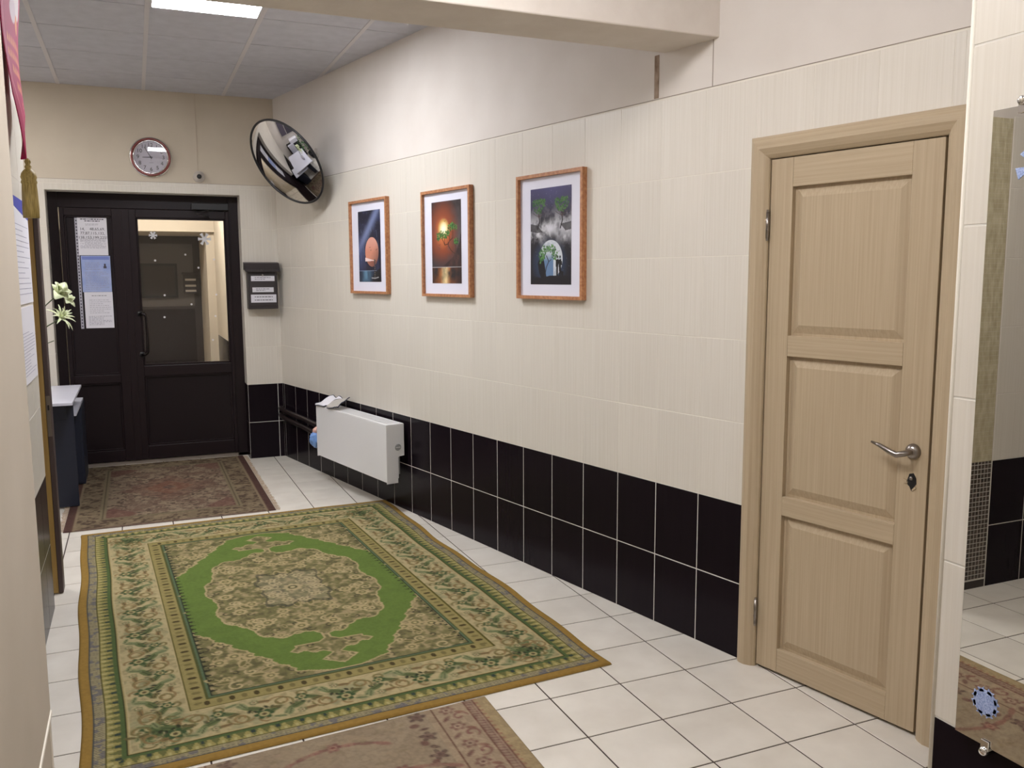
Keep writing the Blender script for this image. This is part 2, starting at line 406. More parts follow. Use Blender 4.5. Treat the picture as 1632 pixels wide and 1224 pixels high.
# far wall
WF = struct(empty('wall_far', (0, FAR, 0), 0))
ol, orr, ot = -2.236, -0.778, 2.25
wallmesh('wall_base', [(-4.0, ol, 0, ZD), (orr, CORNER+0.25, 0, ZD)], 0.0008, 0.22, M['grout_w'], WF)
wallmesh('wall_grout', [(-4.0, ol, ZD, 2.335), (orr, CORNER+0.25, ZD, 2.335), (ol, orr, ot, 2.335)], 0.0008, 0.22, M['grout_c'], WF)
wallmesh('wall_plaster', [(-4.0, CORNER+0.25, 2.335, ZC+0.05)], 0.0, 0.22, M['plaster_f'], WF)
box('joint_crack', -3.5, CORNER, -0.0005, 0.003, 2.3335, 2.336, M['crack'], WF)
FH = [(ol, orr, 0, ot)]
tiles(WF, -3.5, CORNER, 0, ZD, PU, PV, M['dark'], ou=orr, ov=OV, gap=0.0045, holes=FH)
tiles(WF, -3.5, CORNER, ZD, 2.335, PU, PV, M['cream'], ou=orr, ov=ZD-0.01, gap=0.0026, holes=FH)
for x_, y_, rz, nm in ((orr, FAR+0.22, -PI/2, 'right'), (ol, FAR, PI/2, 'left')):      # tiled reveals
    rv = struct(empty('wall_reveal_'+nm, (x_, y_, 0), rz))
    tiles(rv, 0, 0.22, 0, ZD, PU, PV, M['dark'], ou=0, ov=OV, gap=0.004)
    tiles(rv, 0, 0.22, ZD, ot, PU, PV, M['cream'], ou=0, ov=ZD-0.01, gap=0.0026)
    for o_ in rv.children: o_.location.y -= 0.004
# left wall piece between alcove and booth
WLX = -2.06
WL = struct(empty('wall_left', (WLX, 0, 0), PI/2))
wallmesh('wall_base', [(-2.52, -0.93, 0, ZD)], 0.0008, 0.09, M['grout_w'], WL)
wallmesh('wall_grout', [(-2.52, -0.93, ZD, ZC+0.05)], 0.0008, 0.09, M['plaster'], WL)
tiles(WL, -2.52, -0.93, 0, ZD, PU, PV, M['dark'], ou=-0.93, ov=OV, gap=0.004)
tiles(WL, -2.52, -0.93, ZD, 2.318, PU, PV, M['cream'], ou=-0.93, ov=ZD, gap=0.003)
# near-facing wall at the alcove: mosaic strip then tiles
WN = struct(empty('wall_alcove', (0, -2.52, 0), 0))
wallmesh('wall_base', [(-4.0, WLX, 0, ZD)], 0.0008, 0.1, M['grout_w'], WN)
wallmesh('wall_grout', [(-4.0, WLX, ZD, ZC+0.05)], 0.0008, 0.1, M['plaster'], WN)
tiles(WN, -2.54, WLX, 0, 0.04, 0.3, 0.3, M['outer'], ou=-2.54, gap=0.0)
tiles(WN, -2.54, WLX, 0.04, ZD, 0.0235, 0.0235, M['mosd'], ou=-2.54, gap=0.003, join=True, name='mosaic', ch=0.0006)
tiles(WN, -2.54, WLX, ZD, 2.3, 0.0235, 0.0235, M['mosl'], ou=-2.54, gap=0.0006, join=True, name='mosaic', ch=0.0003)
tiles(WN, -3.6, -2.545, 0, ZD, PU, PV, M['dark'], ou=-2.545, ov=OV, gap=0.004)
tiles(WN, -3.6, -2.545, ZD, 2.318, PU, PV, M['cream'], ou=-2.545, ov=ZD, gap=0.003)
# near pillar on the left (its corridor face and far face)
PLX = -1.845
PLF = struct(empty('wall_pillar_left', (PLX, 0, 0), PI/2))
wallmesh('wall_core', [(-7.2, -3.476, 0, ZC+0.05)], 0.0008, 1.4, M['grout_w'], PLF)
box('wall_plaster', -7.2, -3.476, -0.004, 0.0, ZD, ZC, M['pillp'], PLF)
tiles(PLF, -5.0, -3.476, 0, ZD, 0.6, 0.65, M['pillp'], ou=-3.476, gap=0.003)
box('trim_strip', -7.2, -3.476, -0.007, 0.0, ZD-0.005, ZD+0.006, M['grout_c'], PLF, 0.002)
box('corner_trim', -3.480, -3.470, -0.003, 0.012, 0, ZC, M['grout_c'], PLF, 0.002)
# near pillar on the right that carries the mirror: face at x=-0.13, far edge y=-4.235
PRX = -0.13
PRF = struct(empty('wall_pillar_right', (PRX, 0, 0), -PI/2))       # local x = -y
wallmesh('wall_core', [(4.235, 7.2, 0, ZC+0.05)], 0.0008, 1.6, M['grout_w'], PRF)
tiles(PRF, 4.24, 6.2, 0, ZD, 0.33, PV, M['dark'], ou=4.24, ov=OV, gap=0.004)
tiles(PRF, 4.24, 6.2, ZD, ZC, 0.252, 0.3385, M['cream'], ou=4.24, ov=ZD, gap=0.003)
bm = bmesh.new(); tube(bm, [(4.24, 0.006, 0), (4.24, 0.006, ZC)], 0.008, 12)
link('corner_trim', fin(bm, 'corner_trim'), M['grout_c'], PRF, smooth=True)
# room shell out of sight
WB = struct(box('wall_back', -3.6, 1.6, -7.3, -7.2, 0, ZC+0.05, M['plaster']))
WA = struct(box('wall_booth', -3.7, -3.6, -7.2, 2.6, 0, ZC+0.05, M['plaster']))
# lintel beam
BM = struct(box('beam_ceiling', -3.6, W(0, -2.5).x+0.15, -2.525, -2.232, 2.5, ZC+0.05, M['beam'], None, 0.006, 2))
# floor
FLO = struct(empty('floor', (0, 0, 0)))
wallmesh('floor_screed', [(-3.7, 1.8, -7.3, 6.4)], 0, 0, M['grout_d'], FLO).data.transform(Matrix.Identity(4))
bpy.data.objects.remove(FLO.children[0])
box('floor_screed', -3.7, 1.8, -7.3, 6.4, -0.1, -0.0022, M['grout_d'], FLO)
ftc = {}
def ftiles(x0, x1, y0, y1, join=False, pitch=0.3, ox=0.02, oy=0.0, gap=0.0062):
    hold = empty('tmp'); hold.rotation_euler = (PI/2, 0, 0)
    jb = bmesh.new() if join else None
    for i in range(math.floor((x0-ox)/pitch+1e-6), math.ceil((x1-ox)/pitch-1e-6)):
        for j in range(math.floor((y0-oy)/pitch+1e-6), math.ceil((y1-oy)/pitch-1e-6)):
            a, b = max(x0, ox+i*pitch+gap/2), min(x1, ox+(i+1)*pitch-gap/2)
            c, d = max(y0, oy+j*pitch+gap/2), min(y1, oy+(j+1)*pitch-gap/2)
            if b-a < .006 or d-c < .006: continue
            ch = 0.0012
            def geo(bm, a, b, c, d):
                A = [bm.verts.new(p) for p in ((a+ch, c+ch, 0), (b-ch, c+ch, 0), (b-ch, d-ch, 0), (a+ch, d-ch, 0))]
                B = [bm.verts.new(p) for p in ((a, c, -ch), (b, c, -ch), (b, d, -ch), (a, d, -ch))]
                C2 = [bm.verts.new(p) for p in ((a, c, -.005), (b, c, -.005), (b, d, -.005), (a, d, -.005))]
                bm.faces.new(A)
                for k in range(4):
                    l = (k+1) % 4; bm.faces.new((B[k], B[l], A[l], A[k])); bm.faces.new((C2[k], C2[l], B[l], B[k]))
            if join: geo(jb, a, b, c, d); continue
            # tiles wholly behind the slanted wall are not laid
            p = Vector(((a), (d if True else c), 0)); xw = p.x*ct+p.y*st
            xw = min(a*ct+c*st, a*ct+d*st)
            if xw > 0.02: continue
            key = (round(b-a, 4), round(d-c, 4))
            if key not in ftc:
                bm = bmesh.new(); geo(bm, -key[0]/2, key[0]/2, -key[1]/2, key[1]/2); me = fin(bm, 'tile'); me.materials.append(M['ftile']); ftc[key] = me
            link('tile', ftc[key], None, FLO, ((a+b)/2, (c+d)/2, 0))
    if join:
        o = link('tile', fin(jb, 'tile'), M['ftile'], FLO); o['kind'] = 'stuff'
    bpy.data.objects.remove(hold)
ftiles(-2.08, 1.22, -4.5, 2.48)
ftiles(-3.58, -2.08, -7.1, 2.26, True)
ftiles(-2.08, 1.22, -7.1, -4.5, True)
ftiles(-2.3, -0.7, 2.62, 5.6, True)
# ceiling: 60 cm panels in a bar grid, in the far part; plain panels nearer
CE = struct(empty('ceiling', (0, 0, 0)))
box('ceiling_slab', -3.7, 1.8, -7.3, 2.6, ZC+0.03, ZC+0.12, M['plaster'], CE)
cx0, cy0 = -2.09, -0.09
bmp = {}
bars = []
for i in range(-3, 6):
    for j in range(-12, 4):
        a, b = cx0+i*0.605, cx0+(i+1)*0.605; c, d = cy0+j*0.603, cy0+(j+1)*0.603
        if a > 1.3 or d < -7.2: continue
        if b*ct+c*st > 1.3: continue
        if (i, j) in ((1, -1), (-2, 1), (1, -9)): continue      # light panels
        a, b = max(a, -3.6), b; c, d = max(c, -7.2), min(d, FAR)
        if d-c < 0.02: continue
        if d > -2.5 or True:
            box('ceiling_panel', a+0.004, b-0.004, c+0.003, d-0.003, ZC+0.002, ZC+0.014, M['ceil'], CE)
bm = bmesh.new()
for i in range(-2, 7): bx(bm, cx0+i*0.605-0.013, cx0+i*0.605+0.013, -7.2, FAR, ZC-0.001, ZC+0.004)
link('ceiling_bars', fin(bm, 'ceiling_bars'), M['tbar'], CE)
bm = bmesh.new()
for j in range(-11, 4): bx(bm, -3.6, 1.3, cy0+j*0.603-0.004, cy0+j*0.603+0.004, ZC+0.0, ZC+0.004)
link('ceiling_bars', fin(bm, 'ceiling_bars'), M['ceil'], CE)
def light_panel(i, j, m, label, grp=None):
    a, b = cx0+i*0.605, cx0+(i+1)*0.605; c, d = cy0+j*0.603, cy0+(j+1)*0.603
    t = tag(empty('ceiling_light', ((a+b)/2, (c+d)/2, ZC)), label, 'light', grp)
    w, h = (b-a)/2-0.012, (d-c)/2-0.006
    bm = bmesh.new()
    for (p, q, r, s) in ((-w, w, -h, -h+0.012), (-w, w, h-0.012, h), (-w, -w+0.012, -h, h), (w-0.012, w, -h, h)):
        bx(bm, p, q, r, s, -0.006, 0.02)
    link('frame', fin(bm, 'frame'), M['tbar'], t)
    box('diffuser', -w+0.012, w-0.012, -h+0.012, h-0.012, -0.003, 0.01, m, t)
    return t
light_panel(1, -1, M['diff'], 'bright square light panel set in the tiled ceiling beyond the beam')
nl = tag(empty('ceiling_light', (-1.18, -3.42, ZC)), 'boxy surface mounted lamp on the ceiling on the near side of the beam', 'light')
box('base', -0.29, 0.29, -0.29, 0.29, -0.02, 0.01, M['tbar'], nl, 0.003)
box('diffuser', -0.28, 0.28, -0.28, 0.28, -0.17, -0.02, M['diffn'], nl, 0.02, 3)
light_panel(-2, 1, M['diffc'], 'added unseen fill light panel in the ceiling of the booth on the left')  # hidden panel, added as fill light for the far end
light_panel(1, -9, M['diffb'], 'added unseen fill light panel in the ceiling above the near pillars')  # weak panel out of view, added as fill around the camera

# vestibule behind the glazed door
V = struct(empty('wall_vestibule', (0, 0, 0)))
ZV = 0.95
box('wall_side', -0.815, -0.60, 2.5, 5.7, ZV, 2.75, M['plaster_f'], V)
box('wall_side', -0.815, -0.60, 2.5, 5.7, 0, ZV, M['grout_w'], V)
box('wall_side', -2.50, -2.30, 2.5, 5.7, 0, 2.75, M['plaster_f'], V)
box('lintel', -2.3, -0.815, 4.5, 5.7, 2.05, 2.75, M['plaster_f'], V)
box('jamb', -0.90, -0.815, 4.55, 5.7, 0.0, 2.05, M['plaster_f'], V)
box('wall_end', -2.3, -0.815, 5.7, 5.8, 0, 2.75, M['plaster_f'], V)
box('vestibule_ceiling', -2.5, -0.6, 2.5, 5.8, 2.75, 2.8, M['plaster'], V)
rvt = struct(empty('wall_vestibule_tiles', (-0.815, 2.6, 0), -PI/2)); rvt.location = (-0.815, 4.5, 0)
tiles(rvt, 0, 1.9, 0, ZV, PU, PV, M['dark'], ou=0, ov=ZV-3*PV, gap=0.006)
for o in rvt.children: o.location.y -= 0.004
tag(link('vestibule_lamp', (lambda b_: (lathe(b_, [(0, -0.08), (0.07, -0.07), (0.11, -0.03), (0.12, 0), (0, 0)], 24), fin(b_, 'l'))[1])(bmesh.new()), M['vlamp'], None, (-1.45, 3.4, 2.75), smooth=True),
    'round lamp on the vestibule ceiling behind the glazed door', 'lamp')
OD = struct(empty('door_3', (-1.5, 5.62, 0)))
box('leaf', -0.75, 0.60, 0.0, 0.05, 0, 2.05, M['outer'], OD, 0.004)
box('glass_pane', -0.20, 0.52, -0.012, 0.0, 1.22, 1.96, M['outer_refl'], OD)
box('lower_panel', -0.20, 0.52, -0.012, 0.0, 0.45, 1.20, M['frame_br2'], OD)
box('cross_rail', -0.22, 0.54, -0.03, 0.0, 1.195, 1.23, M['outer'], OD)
pf = tag(empty('reflected_board', (-1.36, 5.60, 1.53)), 'solid dark frame standing in for a reflection in the outer door glass, above the pull handle', 'board')  # solid stand-in for a dark shape reflected in the outer glass
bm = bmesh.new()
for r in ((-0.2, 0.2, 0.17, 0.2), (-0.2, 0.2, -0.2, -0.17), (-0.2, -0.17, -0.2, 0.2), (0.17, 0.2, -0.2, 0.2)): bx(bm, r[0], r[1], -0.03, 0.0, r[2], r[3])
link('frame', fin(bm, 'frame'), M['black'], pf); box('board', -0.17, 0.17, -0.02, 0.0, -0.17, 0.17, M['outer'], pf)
mb2 = tag(empty('reflected_mailbox', (-1.02, 5.58, 1.50)), 'small dark mailbox shape standing in for a reflection in the outer door glass, right of the dark frame', 'mailbox')  # mailbox shape mirrored in the outer glass, built as a solid
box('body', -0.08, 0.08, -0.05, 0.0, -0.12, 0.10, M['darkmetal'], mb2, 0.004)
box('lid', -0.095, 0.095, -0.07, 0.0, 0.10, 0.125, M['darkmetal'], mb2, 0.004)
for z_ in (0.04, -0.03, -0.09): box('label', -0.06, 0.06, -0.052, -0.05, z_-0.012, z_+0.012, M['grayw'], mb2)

# ------------------------------------------------------------------ glazed entrance door
D2 = struct(empty('door_2', (0, 2.48, 0)))
br, br2 = M['frame_br'], M['frame_br2']
def bar(par, name, a, b, c, d, y0=-0.04, y1=0.04, m=None, bev=0.004): return box(name, a, b, y0, y1, c, d, m or br, par, bev, 2)
fl_, fr_, ft_ = ol-0.001, orr+0.001, ot+0.001
bar(D2, 'frame', fl_, fl_+0.075, 0, ft_); bar(D2, 'frame', fr_-0.088, fr_, 0, ft_)
bar(D2, 'frame', fl_+0.075, fr_-0.088, 2.13, ft_); bar(D2, 'threshold', fl_, fr_, 0.0, 0.03, m=M['strip'])
def leafset(par, a, b, z0, z1, ga, gb, gz0, gz1, pz0, pz1, glass):
    bar(par, 'stile', a, ga, z0, z1, -0.055, 0.03); bar(par, 'stile', gb, b, z0, z1, -0.055, 0.03)
    bar(par, 'rail', ga, gb, gz1, z1, -0.053, 0.03); bar(par, 'rail', ga, gb, pz1, gz0, -0.053, 0.03); bar(par, 'rail', ga, gb, z0, pz0, -0.053, 0.03)
    for (p, q, r, s) in ((ga, gb, gz0, gz1), (ga, gb, pz0, pz1)):
        bm = bmesh.new(); w = 0.014
        for k in ((p, q, r, r+w), (p, q, s-w, s), (p, p+w, r, s), (q-w, q, r, s)): bx(bm, k[0], k[1], -0.047, -0.02, k[2], k[3], 0.003)
        link('glazing_bead', fin(bm, 'glazing_bead'), br, par)
    box('panel', ga+0.003, gb-0.003, -0.032, 0.01, pz0, pz1, br2, par)
    if glass: box('glass_pane', ga+0.003, gb-0.003, -0.012, -0.006, gz0, gz1, M['glass'], par)
    else: box('panel', ga+0.003, gb-0.003, -0.032, 0.01, gz0, gz1, br2, par)
bar(D2, 'astragal', -1.70, -1.645, 0.035, 2.128, -0.06, 0.0)
leafset(D2, -2.155, -1.675, 0.035, 2.128, -2.122, -1.772, 0.77, 2.067, 0.13, 0.70, False)
leafset(D2, -1.668, -0.862, 0.035, 2.128, -1.592, -0.889, 0.832, 2.06, 0.15, 0.745, True)
# pull handle and door closer
hd = empty('pull_handle', (-1.60, -0.06, 1.1), 0, D2)
bm = bmesh.new()
pts = [(0, 0, 0.17), (0.012, -0.04, 0.172)]+[(0.012+0.035*math.sin(t), -0.05, 0.135+0.038*math.cos(t)) for t in (0.3, 0.8, 1.3)]+[(0.05, -0.05, 0.0)]+[(0.012+0.035*math.sin(t), -0.05, -0.135+0.038*math.cos(t)) for t in (1.8, 2.3, 2.8)]+[(0.012, -0.04, -0.172), (0, 0, -0.17)]
tube(bm, pts, 0.011, 12); link('handle_bar', fin(bm, 'handle_bar'), mat('dark_chrome', L(62, 58, 60), 0.15, 1.0), hd, smooth=True)
for z_ in (0.17, -0.17):
    bm = bmesh.new(); lathe(bm, [(0, 0.012), (0.02, 0.012), (0.024, 0.0), (0, 0)], 20, Matrix.Rotation(PI/2, 4, 'X')); link('handle_rose', fin(bm, 'handle_rose'), M['black'], hd, (0, 0.01, z_), smooth=True)
dc = tag(empty('door_closer', (-1.0, 2.42, 2.13)), 'dark door closer with folded arm above the glazed door', 'door closer')
box('body', -0.16, 0.14, -0.03, 0.02, 0.0, 0.06, M['black'], dc, 0.006, 2)
bm = bmesh.new(); tube(bm, [(-0.02, -0.02, 0.0), (-0.14, -0.06, -0.03), (-0.02, -0.03, -0.055)], 0.007, 8); link('arm', fin(bm, 'arm'), M['black'], dc)
# snowflake stickers on the glass
def flake(name, R, m, n=6, th=0.0012, fat=0.16, core=0.36):
    bm = bmesh.new()
    for k in range(n):
        a = k*2*PI/n+PI/n*0
        d = Vector((math.cos(a), 0, math.sin(a))); s = Vector((-math.sin(a), 0, math.cos(a)))
        def quad(p0, p1, w0, w1):
            vs = [p0-s*w0, p0+s*w0, p1+s*w1, p1-s*w1]
            top = [bm.verts.new(v+Vector((0, -th, 0))) for v in vs]; bot = [bm.verts.new(v) for v in vs]
            bm.faces.new(top); bm.faces.new(bot[::-1])
            for i in range(4): bm.faces.new((top[i], bot[i], bot[(i+1) % 4], top[(i+1) % 4]))
        quad(Vector(), d*R*0.55, fat*R, fat*R); quad(d*R*0.5, d*R, fat*R*0.8, fat*R*1.7)
    lathe(bm, [(0, th*1.2), (R*core, th*1.2), (R*core, 0), (0, 0)], 12, Matrix.Rotation(PI/2, 4, 'X'))
    bmesh.ops.recalc_face_normals(bm, faces=bm.faces[:])
    me = fin(bm, name); return link(name, me, m)
GY = 2.48-0.0135
o = flake('snowflake_sticker', 0.052, M['flake']); o.location = (-1.061, GY, 1.892); tag(o, 'largest white paper snowflake, upper right of the door glass', 'sticker')
o = flake('snowflake_sticker', 0.032, M['flake'], fat=0.2); o.location = (-1.466, GY, 1.918); tag(o, 'smaller white paper snowflake, upper left of the door glass', 'sticker')
first = None
for (px, pz, lb_) in ((-1.22, 1.76, 'highest tiny white dot near the middle of the door glass'), (-0.99, 1.72, 'tiny white dot below the largest snowflake near the right edge of the door glass'), (-1.46, 1.71, 'tiny white dot below the smaller snowflake on the door glass'), (-1.12, 1.65, 'tiny white dot over the reflected mailbox seen through the door glass'),
                  (-0.985, 1.42, 'white dot right of the middle line of the door glass, upper of the right pair'), (-1.40, 1.42, 'white dot left on the door glass, upper of the pair above the handle'), (-1.19, 1.34, 'white dot alone at the centre of the door glass, between the two pairs'), (-1.41, 1.235, 'white dot left on the door glass, lower of the pair beside the handle top'),
                  (-1.0, 1.235, 'white dot near the right edge of the door glass, lower of the right pair'), (-1.03, 1.03, 'lowest white dot, near the lower right corner of the door glass')):
    if first is None:
        bm = bmesh.new(); lathe(bm, [(0, 0.001), (0.009, 0.001), (0.009, 0), (0, 0)], 8, Matrix.Rotation(PI/2, 4, 'X')); first = link('dot_sticker', fin(bm, 'dot_sticker'), M['flake']); q = first
    else:
        q = first.copy(); COL.objects.link(q)
    q.location = (px, GY, pz); tag(q, lb_, 'sticker', 'tiny white dots on the door glass')
# notices on the fixed leaf
def lines(par, x0, x1, z0, z1, n, m, y=-0.0012, h=0.004, seed=0, mid=False):
    r = random.Random(seed); bm = bmesh.new()
    for i in range(n):
        z = z1-(z1-z0)*(i+0.5)/n; x = x0
        e = x1-(x1-x0)*r.choice((0, 0, 0.1, 0.35)); x = x0+((x1-e)/2 if mid else 0)
        e = e+((x1-e)/2 if mid else 0)
        while x < e:
            w = r.uniform(0.006, 0.026); bx(bm, x, min(x+w, e), y-0.0004, y, z-h/2, z+h/2); x += w+0.005
    o = link('text_lines', fin(bm, 'text_lines'), m, par); o['kind'] = 'stuff'; return o
NY = 2.48-0.034
g = 'sheets taped to the fixed door leaf'
s1 = tag(empty('notice_sheet', (-1.92, NY, 1.90)), 'top white notice with bold rows of numbers on the dark door', 'notice', g)
box('sheet', -0.108, 0.108, -0.001, 0.0, -0.15, 0.152, M['whitep'], s1)
lines(s1, -0.085, 0.088, 0.118, 0.146, 2, M['ink'], h=0.007, seed=1, mid=True); lines(s1, -0.05, 0.05, 0.088, 0.106, 2, M['ink2'], h=0.003, seed=2)
for k, tx in enumerate(('14,    48,65,69,', '77,87,115,132,', '138,153,199,225!')):
    text('numbers', tx, 0.031, M['ink'], s1, (0.0, -0.0015, 0.060-k*0.034), (PI/2, 0, 0))
lines(s1, -0.095, 0.095, -0.095, -0.02, 9, M['ink2'], h=0.003, seed=3, mid=True)
s2 = tag(empty('notice_sheet', (-1.91, NY, 1.60)), 'middle blue tinted notice on the dark door', 'notice', g)
box('sheet', -0.108, 0.108, -0.001, 0.0, -0.147, 0.146, M['bluep'], s2); box('header', -0.10, 0.10, -0.0018, -0.001, 0.115, 0.14, mat('blue_band', L(118, 134, 200), 0.7), s2)
lines(s2, -0.08, 0.03, 0.03, 0.095, 5, M['ink2'], h=0.003, seed=4); lines(s2, -0.085, 0.09, -0.13, 0.02, 11, M['ink2'], h=0.003, seed=5)
bm = bmesh.new(); bx(bm, 0.055, 0.078, -0.0016, -0.001, 0.045, 0.062); bx(bm, 0.060, 0.073, -0.0016, -0.001, 0.062, 0.082); link('emblem', fin(bm, 'emblem'), M['ink'], s2)
s3 = tag(empty('notice_sheet', (-1.905, NY, 1.305)), 'lowest white typed letter on the dark door', 'notice', g)
box('sheet', -0.105, 0.105, -0.001, 0.0, -0.147, 0.147, M['whitep'], s3)
lines(s3, -0.05, 0.06, 0.108, 0.128, 1, M['ink'], h=0.004, seed=6); lines(s3, -0.07, 0.09, -0.03, 0.09, 8, M['ink2'], h=0.003, seed=7); lines(s3, -0.08, 0.09, -0.125, -0.045, 7, M['ink2'], h=0.004, seed=8)
ps = tag(empty('punched_strip', (-2.035, NY, 1.60)), 'narrow punched plastic strip left of the notices on the dark door', 'strip')
box('strip', -0.012, 0.010, -0.0006, 0.0, -0.445, 0.45, mat('milky_plastic', L(170, 168, 180), 0.4), ps)
bm = bmesh.new()
for k in range(34): bx(bm, -0.006, 0.004, -0.001, -0.0006, -0.43+k*0.0258, -0.419+k*0.0258)
link('holes', fin(bm, 'holes'), M['ink'], ps)['kind'] = 'stuff'

# ------------------------------------------------------------------ pale oak door on the right wall (local x = -yW)
D1 = struct(empty('door_1', (0, 0, 0), TH-PI/2))
lx0, lx1, lz0, lz1 = 2.852, 3.520, 0.012, 2.0
def casing(name, pts2):  # pts2: list of (inner edge) path; profile swept by hand -> mitred
    pass
CW = 0.082
prof = [(0.0, 0.0), (0.0, -0.003), (0.012, -0.014), (0.035, -0.025), (0.058, -0.024), (0.074, -0.016), (CW, -0.006), (CW, 0.0)]   # (across from inner edge, depth)
def case_leg(side):
    bm = bmesh.new(); xi = lx0-0.006 if side < 0 else lx1+0.013
    rows = []
    for (w, d) in prof:
        x = xi+side*w; rows.append((bm.verts.new((x, d, 0.0)), bm.verts.new((x, d, lz1+0.006+w))))
    for a, b in zip(rows, rows[1:]): bm.faces.new((a[0], b[0], b[1], a[1]))
    bm.faces.new([r[0] for r in rows]); bm.faces.new([r[1] for r in rows][::-1]); bmesh.ops.recalc_face_normals(bm, faces=bm.faces[:])
    link('casing', fin(bm, 'casing'), M['oak'], D1, smooth=False)
case_leg(-1); case_leg(1)
bm = bmesh.new(); rows = []
for (w, d) in prof:
    z = lz1+0.006+w; rows.append((bm.verts.new((lx0-0.006-w, d, z)), bm.verts.new((lx1+0.013+w, d, z))))
for a, b in zip(rows, rows[1:]): bm.faces.new((a[0], b[0], b[1], a[1]))
bm.faces.new([r[0] for r in rows]); bm.faces.new([r[1] for r in rows][::-1]); bmesh.ops.recalc_face_normals(bm, faces=bm.faces[:])
link('casing', fin(bm, 'casing'), M['oak_h'], D1)
bm = bmesh.new()
bx(bm, 2.80, lx0-0.004, 0.0, 0.1, 0, 2.03); bx(bm, lx1+0.011, 3.57, 0.0, 0.1, 0, 2.03); bx(bm, 2.8, 3.57, 0.0, 0.1, lz1+0.004, 2.03)
link('jamb', fin(bm, 'jamb'), M['oak'], D1)
box('backing', 2.80, 3.57, 0.06, 0.1, 0, 2.03, M['blackhole'], D1)
sx0, sx1 = 2.950, 3.413
Y0, Y1 = 0.004, 0.045
def wood(name, a, b, c, d, m): return box(name, a, b, Y0, Y1, c, d, m, D1, 0.0012)
wood('stile', lx0, sx0-0.0006, lz0, lz1, M['oak']); wood('stile', sx1+0.0002, lx1, lz0, lz1, M['oak'])
pz = ((0.108, 0.648), (0.722, 1.265), (1.343, 1.893))
rails = ((lz0, 0.108), (0.648, 0.722), (1.265, 1.343), (1.893, lz1))
for c, d in rails: wood('rail', sx0, sx1, c, d, M['oak_h'])
for c, d in pz:
    bm = bmesh.new(); dp = 0.020; w1 = 0.010; w2 = 0.040
    L0 = [(sx0, c), (sx1, c), (sx1, d), (sx0, d)]
    def ring(ins, dep): return [bm.verts.new((x+(ins if k in (0, 3) else -ins), Y0+dep, z+(ins if k in (0, 1) else -ins))) for k, (x, z) in enumerate(L0)]
    R = [ring(0, dp), ring(w1, dp), ring(w2, 0.009), ring(w2+0.001, 0.009)]
    for A, B in zip(R, R[1:]):
        for k in range(4): bm.faces.new((A[k], A[(k+1) % 4], B[(k+1) % 4], B[k]))
    bm.faces.new(R[-1]); bmesh.ops.recalc_face_normals(bm, faces=bm.faces[:])
    me = fin(bm, 'panel')
    link('panel', me, M['oak'], D1)
for z_ in (1.757, 0.23):
    hg = empty('hinge', (lx0-0.003, -0.006, z_), 0, D1)
    bm = bmesh.new(); tube(bm, [(0, 0, -0.05), (0, 0, 0.05)], 0.0065, 12); link('knuckle', fin(bm, 'knuckle'), M['steel'], hg, smooth=True)
    bm = bmesh.new(); tube(bm, [(0, 0, -0.058), (0, 0, -0.05)], 0.005, 10); tube(bm, [(0, 0, 0.05), (0, 0, 0.058)], 0.005, 10); tube(bm, [(0, 0, -0.018), (0, 0, -0.015)], 0.0078, 12); link('pin', fin(bm, 'pin'), M['steel'], hg)
hn = empty('handle', (3.468, Y0, 0.984), 0, D1)
bm = bmesh.new(); lathe(bm, [(0, 0.02), (0.013, 0.02), (0.021, 0.014), (0.026, 0.006), (0.0265, 0), (0, 0)], 32, Matrix.Rotation(PI/2, 4, 'X')); link('rosette', fin(bm, 'rosette'), M['steel'], hn, smooth=True)
bm = bmesh.new()
pts = [(0, 0, 0), (0, -0.03, 0), (-0.006, -0.045, -0.003), (-0.03, -0.052, -0.010), (-0.055, -0.053, -0.002), (-0.09, -0.051, 0.012), (-0.125, -0.047, 0.020)]
tube(bm, pts, [0.010, 0.010, 0.0105, 0.0105, 0.0095, 0.0075, 0.004], 14)
link('lever', fin(bm, 'lever'), M['steel'], hn, smooth=True)
lk = empty('lock', (3.468, Y0, 0.882), 0, D1)
bm = bmesh.new(); hp = [(p_[0]*1.25, p_[1]*1.2) for p_ in [(-0.013, 0.002), (-0.008, 0.020), (0.004, 0.024), (0.012, 0.010), (0.013, -0.006), (0.005, -0.018), (0.0, -0.028), (-0.006, -0.016), (-0.011, -0.012)]]
prism(bm, hp, -0.0008, 0.0008); link('splintered_hole', fin(bm, 'splintered_hole'), M['blackhole'], lk)
bm = bmesh.new(); lathe(bm, [(0, 0.006), (0.006, 0.006), (0.007, 0), (0, 0)], 16, Matrix.Rotation(PI/2, 4, 'X')); link('cylinder_core', fin(bm, 'cylinder_core'), M['steel'], lk, (-0.002, 0, 0.010), smooth=True)
bm = bmesh.new(); prism(bm, [(-0.030, 0.006), (-0.018, 0.002), (-0.015, -0.008), (-0.026, -0.010)], -0.004, 0.0); prism(bm, [(0.012, -0.016), (0.017, -0.020), (0.004, -0.033), (0.002, -0.028)], -0.003, 0.0)
link('splinter', fin(bm, 'splinter'), M['oak'], lk)

